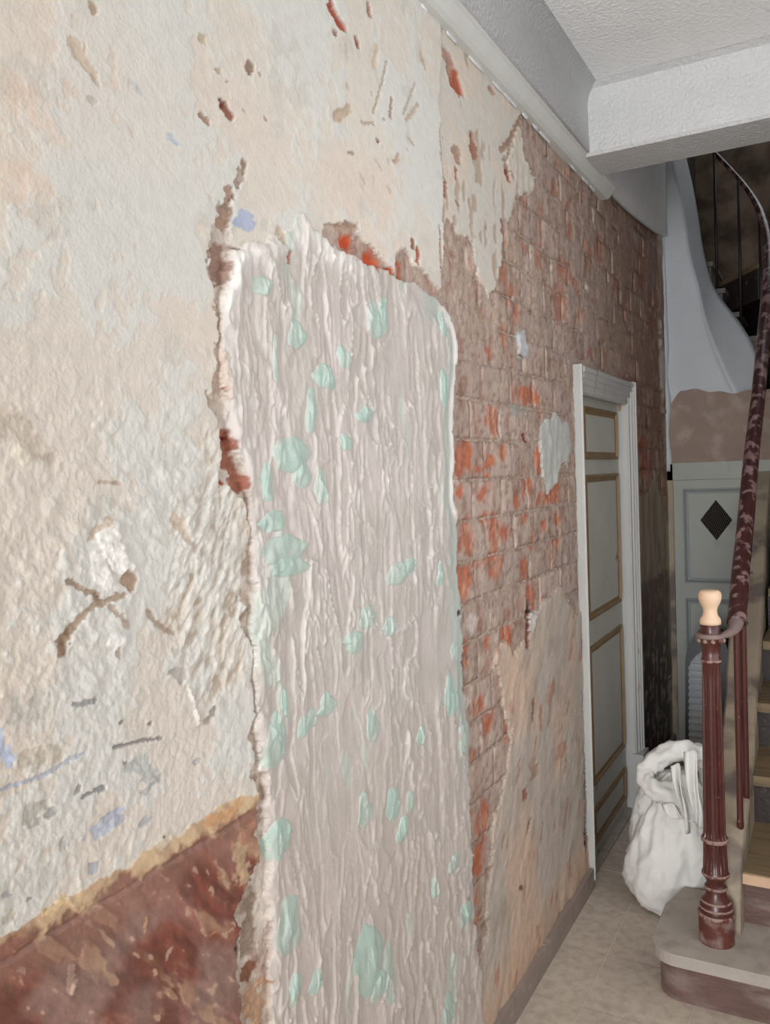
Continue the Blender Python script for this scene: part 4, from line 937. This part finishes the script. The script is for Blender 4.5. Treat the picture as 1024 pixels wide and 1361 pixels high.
# leaf buds round the capital
bm = bmesh.new()
for i in range(10):
    t = 2 * math.pi * i / 10
    mt_ = Matrix.Translation((NXY[0] + 17 * kx * math.cos(t), NXY[1] + 17 * kx * math.sin(t), zz_(849)))
    bmesh.ops.create_uvsphere(bm, u_segments=8, v_segments=6, radius=.0075, matrix=mt_)
bm_obj('capital_leaves', bm, M_COLLAR, nw, smooth=True)
bm = bmesh.new(); fp_ = [(829, 14), (826, 14.6), (822, 13.8), (818, 10.5), (812, 9.2), (807, 10.5), (802, 13.5), (797, 15.4), (792, 15.8), (788, 14.5), (786, 12), (785.5, 3)]
lathe(bm, [(zz_(p), w * kx) for p, w in fp_], *NXY, n=32)
putr(bm_obj('finial', bm, M_WOOD, rl, smooth=True))['label'] = 'unpainted pine knob on the newel'
# handrail: 3d path measured against the photograph
hp = [at_y(*q) for q in ((979,828,2.93),(981,812,2.98),(985,760,3.14),(991,700,3.35),(1000,600,3.75),(1009,520,4.1),(1016,440,4.5),(1021,380,4.75),(1022,330,5.0),(1014,290,5.2),(1003,265,5.35),(985,240,5.5),(955,208,5.6),(935,190,5.66))]
hps = spline(hp, 8)
bm = bmesh.new(); n_ = len(hps)
tube(bm, hps, [.030] * 60 + [.030 - .017 * min(1, (i - 60) / 30) for i in range(60, n_)], 14, ry=.85)
putr(bm_obj('handrail', bm, M_RAIL, rl, smooth=True))['label'] = 'steep dark red handrail, worn to grey mauve'
for q in ((1002,732,3.27),(999,762,3.16),(996,797,3.05),(993,829,2.97)):
    a = at_y(*q); bm = bmesh.new(); bx(bm, a[0] - .02, a[0] + .004, a[1] - .006, a[1] + .006, a[2] - .004, a[2] + .006); putr(bm_obj('rail_bracket', bm, M_DBAL, rl, bevel=.002))
vp = [hp[0]] + [at_y(976, 836, 2.88), at_y(969, 842, 2.83), at_y(960, 845, 2.79)] + [(NXY[0] + .036 * math.cos(t), NXY[1] - .036 * math.sin(t), zz_(843.5)) for t in np.linspace(-.2, 3.6, 7)]
bm = bmesh.new(); vs_ = spline(vp, 6); tube(bm, vs_, np.interp(np.arange(len(vs_)), [0, 10, 20, len(vs_)], [.024, .014, .0085, .008]), 12)
putr(bm_obj('handrail_scroll', bm, M_MAUVE, rl, smooth=True))['label'] = 'mauve grey curled end of the handrail'
# balusters
def string_top(y):
    ys_ = [l[1] for l in Ls]; return float(np.interp(y, ys_, [.5 * (l[2] + r[2]) for l, r in zip(Ls, Rs)]))
def rail_at(y):
    yy = [p[1] for p in hps]; return [float(np.interp(y, yy, [p[i] for p in hps])) for i in (0, 2)]
for i, y in enumerate([2.97, 3.12]):
    x, zt = rail_at(y); zb = string_top(y) - .01
    bm = bmesh.new(); r = .0105 if i < 3 else .009
    lathe(bm, [(zb, r * .8), (zb + .015, r * 1.15), (zb + .04, r), (zt - .06, r), (zt - .04, r * 1.3), (zt - .01, r * .9)], x - .004 + (.01 if i else 0), y, n=14)
    putr(bm_obj('baluster', bm, M_IRON, rl, smooth=True))
for (x, y0, y1, Yd) in ((950, 206, 392, 5.60), (982, 238, 425, 5.50), (1010, 282, 455, 5.30)):
    a = at_y(x, y0, Yd); b = at_y(x, y1, Yd)
    bm = bmesh.new(); tube(bm, [(a[0], a[1], a[2]), (a[0], a[1], b[2] - .03)], .0085, 10)
    putr(bm_obj('baluster', bm, M_DBAL, rl, smooth=True))

# ------------------------------------------------------------------ ribbed shell behind the newel
rb = empty('ribbed_case', (.29, 4.5, 0)); thing(rb, 'grey ribbed upright case with black rim leaning behind the newel post', 'case')
rb_inv = Matrix.Translation((-.29, -4.5, 0))
x0, x1 = .175, .385; TOP = .80
def outline(k):
    pts = [(x0 + k, .0 + k), (x1 - k, .0 + k)]
    for t in np.linspace(0, math.pi / 2, 9): pts.append((x1 - k - .07 + .07 * math.cos(t), TOP - k - .14 + .14 * math.sin(t)))
    for t in np.linspace(math.pi / 2, math.pi, 9): pts.append((x0 + k + .09 + .09 * math.cos(t), TOP - k - .17 + .17 * math.sin(t)))
    return pts
bm = bmesh.new(); prism(bm, outline(0), lambda u, v, w: (u, w + v * .12, v), 4.42, 4.56)
o = bm_obj('rim', bm, M_BLACK, rb, bevel=.012, seg=3); o.matrix_parent_inverse = rb_inv; o['label'] = 'black rounded rim'
bm = bmesh.new(); rings = []
for i in range(150):
    z = .03 + (TOP - .11) * i / 149
    inset = 0 if z < TOP - .2 else .09 * ((z - TOP + .2) / .12) ** 2
    yy = 4.412 + z * .12 - .010 * max(0, math.sin(z * 2 * math.pi / .0335)) ** .7
    rings.append([bm.verts.new((x0 + .016 + min(inset, .09), yy + .010, z)), bm.verts.new((x0 + .03 + min(inset, .09), yy, z)), bm.verts.new((x1 - .07, yy, z)), bm.verts.new((x1 - .058, yy + .012, z))])
for a, b in zip(rings, rings[1:]):
    for j in range(3): bm.faces.new((a[j], a[j + 1], b[j + 1], b[j]))
o = bm_obj('ribbed_panel', bm, M_RIB, rb, smooth=True); o.matrix_parent_inverse = rb_inv; o['label'] = 'grey panel of horizontal ribs'

# ------------------------------------------------------------------ white sack on the floor
sk = empty('rubble_sack', (.32, 3.25, 0)); thing(sk, 'bulging white cloth sack with knotted neck on the floor beside the lowest step', 'sack')
sk_inv = Matrix.Translation((-.32, -3.25, 0))
def wrinkle(t, z):
    A = lambda v: np.array([float(v)])
    k = min(max((z - .12) / .3, 0), 1)
    c_, s_ = math.cos(t), math.sin(t)
    g = fb(A(c_ * 2.2 + 5), A(s_ * 2.2 + z * 6), 501, 2)[0]
    f = 1 - abs(fb(A(c_ * 4 + z * 3), A(s_ * 4 - z * 2 + 9), 502, 2)[0]) * 3
    f2 = 1 - abs(fb(A(c_ * 3 - z * 9), A(s_ * 3 + z * 14), 503, 2)[0]) * 4
    f3 = 1 - abs(fb(A(c_ * 7 + z * 16), A(s_ * 7 - z * 20), 504, 2)[0]) * 4
    return .024 * g + .014 * k * max(f, -.5) + .007 * max(f2, 0) + .003 * max(f3, 0)
bm = bmesh.new()
prof = [(0.0, .02), (.004, .10), (.012, .135), (.05, .165), (.11, .182), (.18, .180), (.25, .162), (.32, .142), (.38, .125), (.43, .105), (.47, .08), (.50, .04), (.505, .01)]
zsp = np.linspace(0, 1, 90); pz = np.interp(zsp, np.linspace(0, 1, len(prof)), [p[0] for p in prof]); prr = np.interp(zsp, np.linspace(0, 1, len(prof)), [p[1] for p in prof])
rings = []
for z, r in zip(pz, prr):
    ring = []
    for j in range(120):
        t = 2 * math.pi * j / 120
        cx_, cy_ = .335 + .02 * (z > .3) * (z - .3) * 3, 3.24 + .05 * z
        x = cx_ + r * math.cos(t) * (1.02); y_ = cy_ + r * math.sin(t) * 1.12
        w_ = wrinkle(t, z) * min(1, (z + .004) / .03) if z < .5 else 0
        ring.append(bm.verts.new((x + w_ * math.cos(t), y_ + w_ * math.sin(t), max(z, 0.001))))
    rings.append(ring)
for a, b in zip(rings, rings[1:]):
    for j in range(120): bm.faces.new((a[j], a[(j + 1) % 120], b[(j + 1) % 120], b[j]))
bm.faces.new(rings[0][::-1]); bm.faces.new(rings[-1])
o = bm_obj('sack_body', bm, M_CLOTH, sk, smooth=True); o.matrix_parent_inverse = sk_inv
lp = [at_y(*q) for q in ((925,1085,3.22),(900,1062,3.15),(875,1050,3.12),(862,1040,3.14),(859,1026,3.18),(872,1010,3.2),(893,1001,3.22),(915,998,3.24),(935,1006,3.26),(945,1030,3.28),(945,1075,3.28))]
ls_ = spline(lp, 7); rd = np.interp(np.arange(len(ls_)), [0, 10, 20, 35, 50, 60, 70], [.045, .036, .026, .034, .034, .038, .045])
bm = bmesh.new(); tube(bm, ls_, rd, 20, ry=1.15, noise=lambda i, a: .16 * math.sin(a * 3 + i * .35) + .10 * math.sin(a * 5 - i * .6) + .08 * math.sin(a * 2 + i * 1.3))
o = bm_obj('folded_neck', bm, M_CLOTH, sk, smooth=True); o.matrix_parent_inverse = sk_inv; o['label'] = 'twisted loop of gathered cloth'
def ribbon(pp, w0, w1, Yd, curl=.012):
    P = spline([at_y(x, y, Yd - .02 * math.sin(i)) for i, (x, y) in enumerate(pp)], 6); bm = bmesh.new(); rows2 = []
    for i, p in enumerate(P):
        t = i / (len(P) - 1); w = w0 + (w1 - w0) * t
        rows2.append([bm.verts.new((p[0] + w * (s - .5), p[1] - curl * math.sin(s * math.pi * 2 + t * 4) - .01 * s, p[2] + .01 * math.sin(s * 3))) for s in np.linspace(0, 1, 9)])
    for a, b in zip(rows2, rows2[1:]):
        for j in range(8): bm.faces.new((a[j], a[j + 1], b[j + 1], b[j]))
    o = bm_obj('loose_strip', bm, M_CLOTH, sk, smooth=True); o.matrix_parent_inverse = sk_inv
    md = o.modifiers.new('s', 'SOLIDIFY'); md.thickness = .003
ribbon([(899,1018),(902,1040),(909,1072),(914,1108)], .034, .014, 3.08, .02)
ribbon([(919,1000),(922,1040),(928,1075),(931,1100)], .045, .03, 3.10, .02)
ribbon([(890,1070),(900,1085),(912,1092)], .05, .06, 3.09)
print('done')
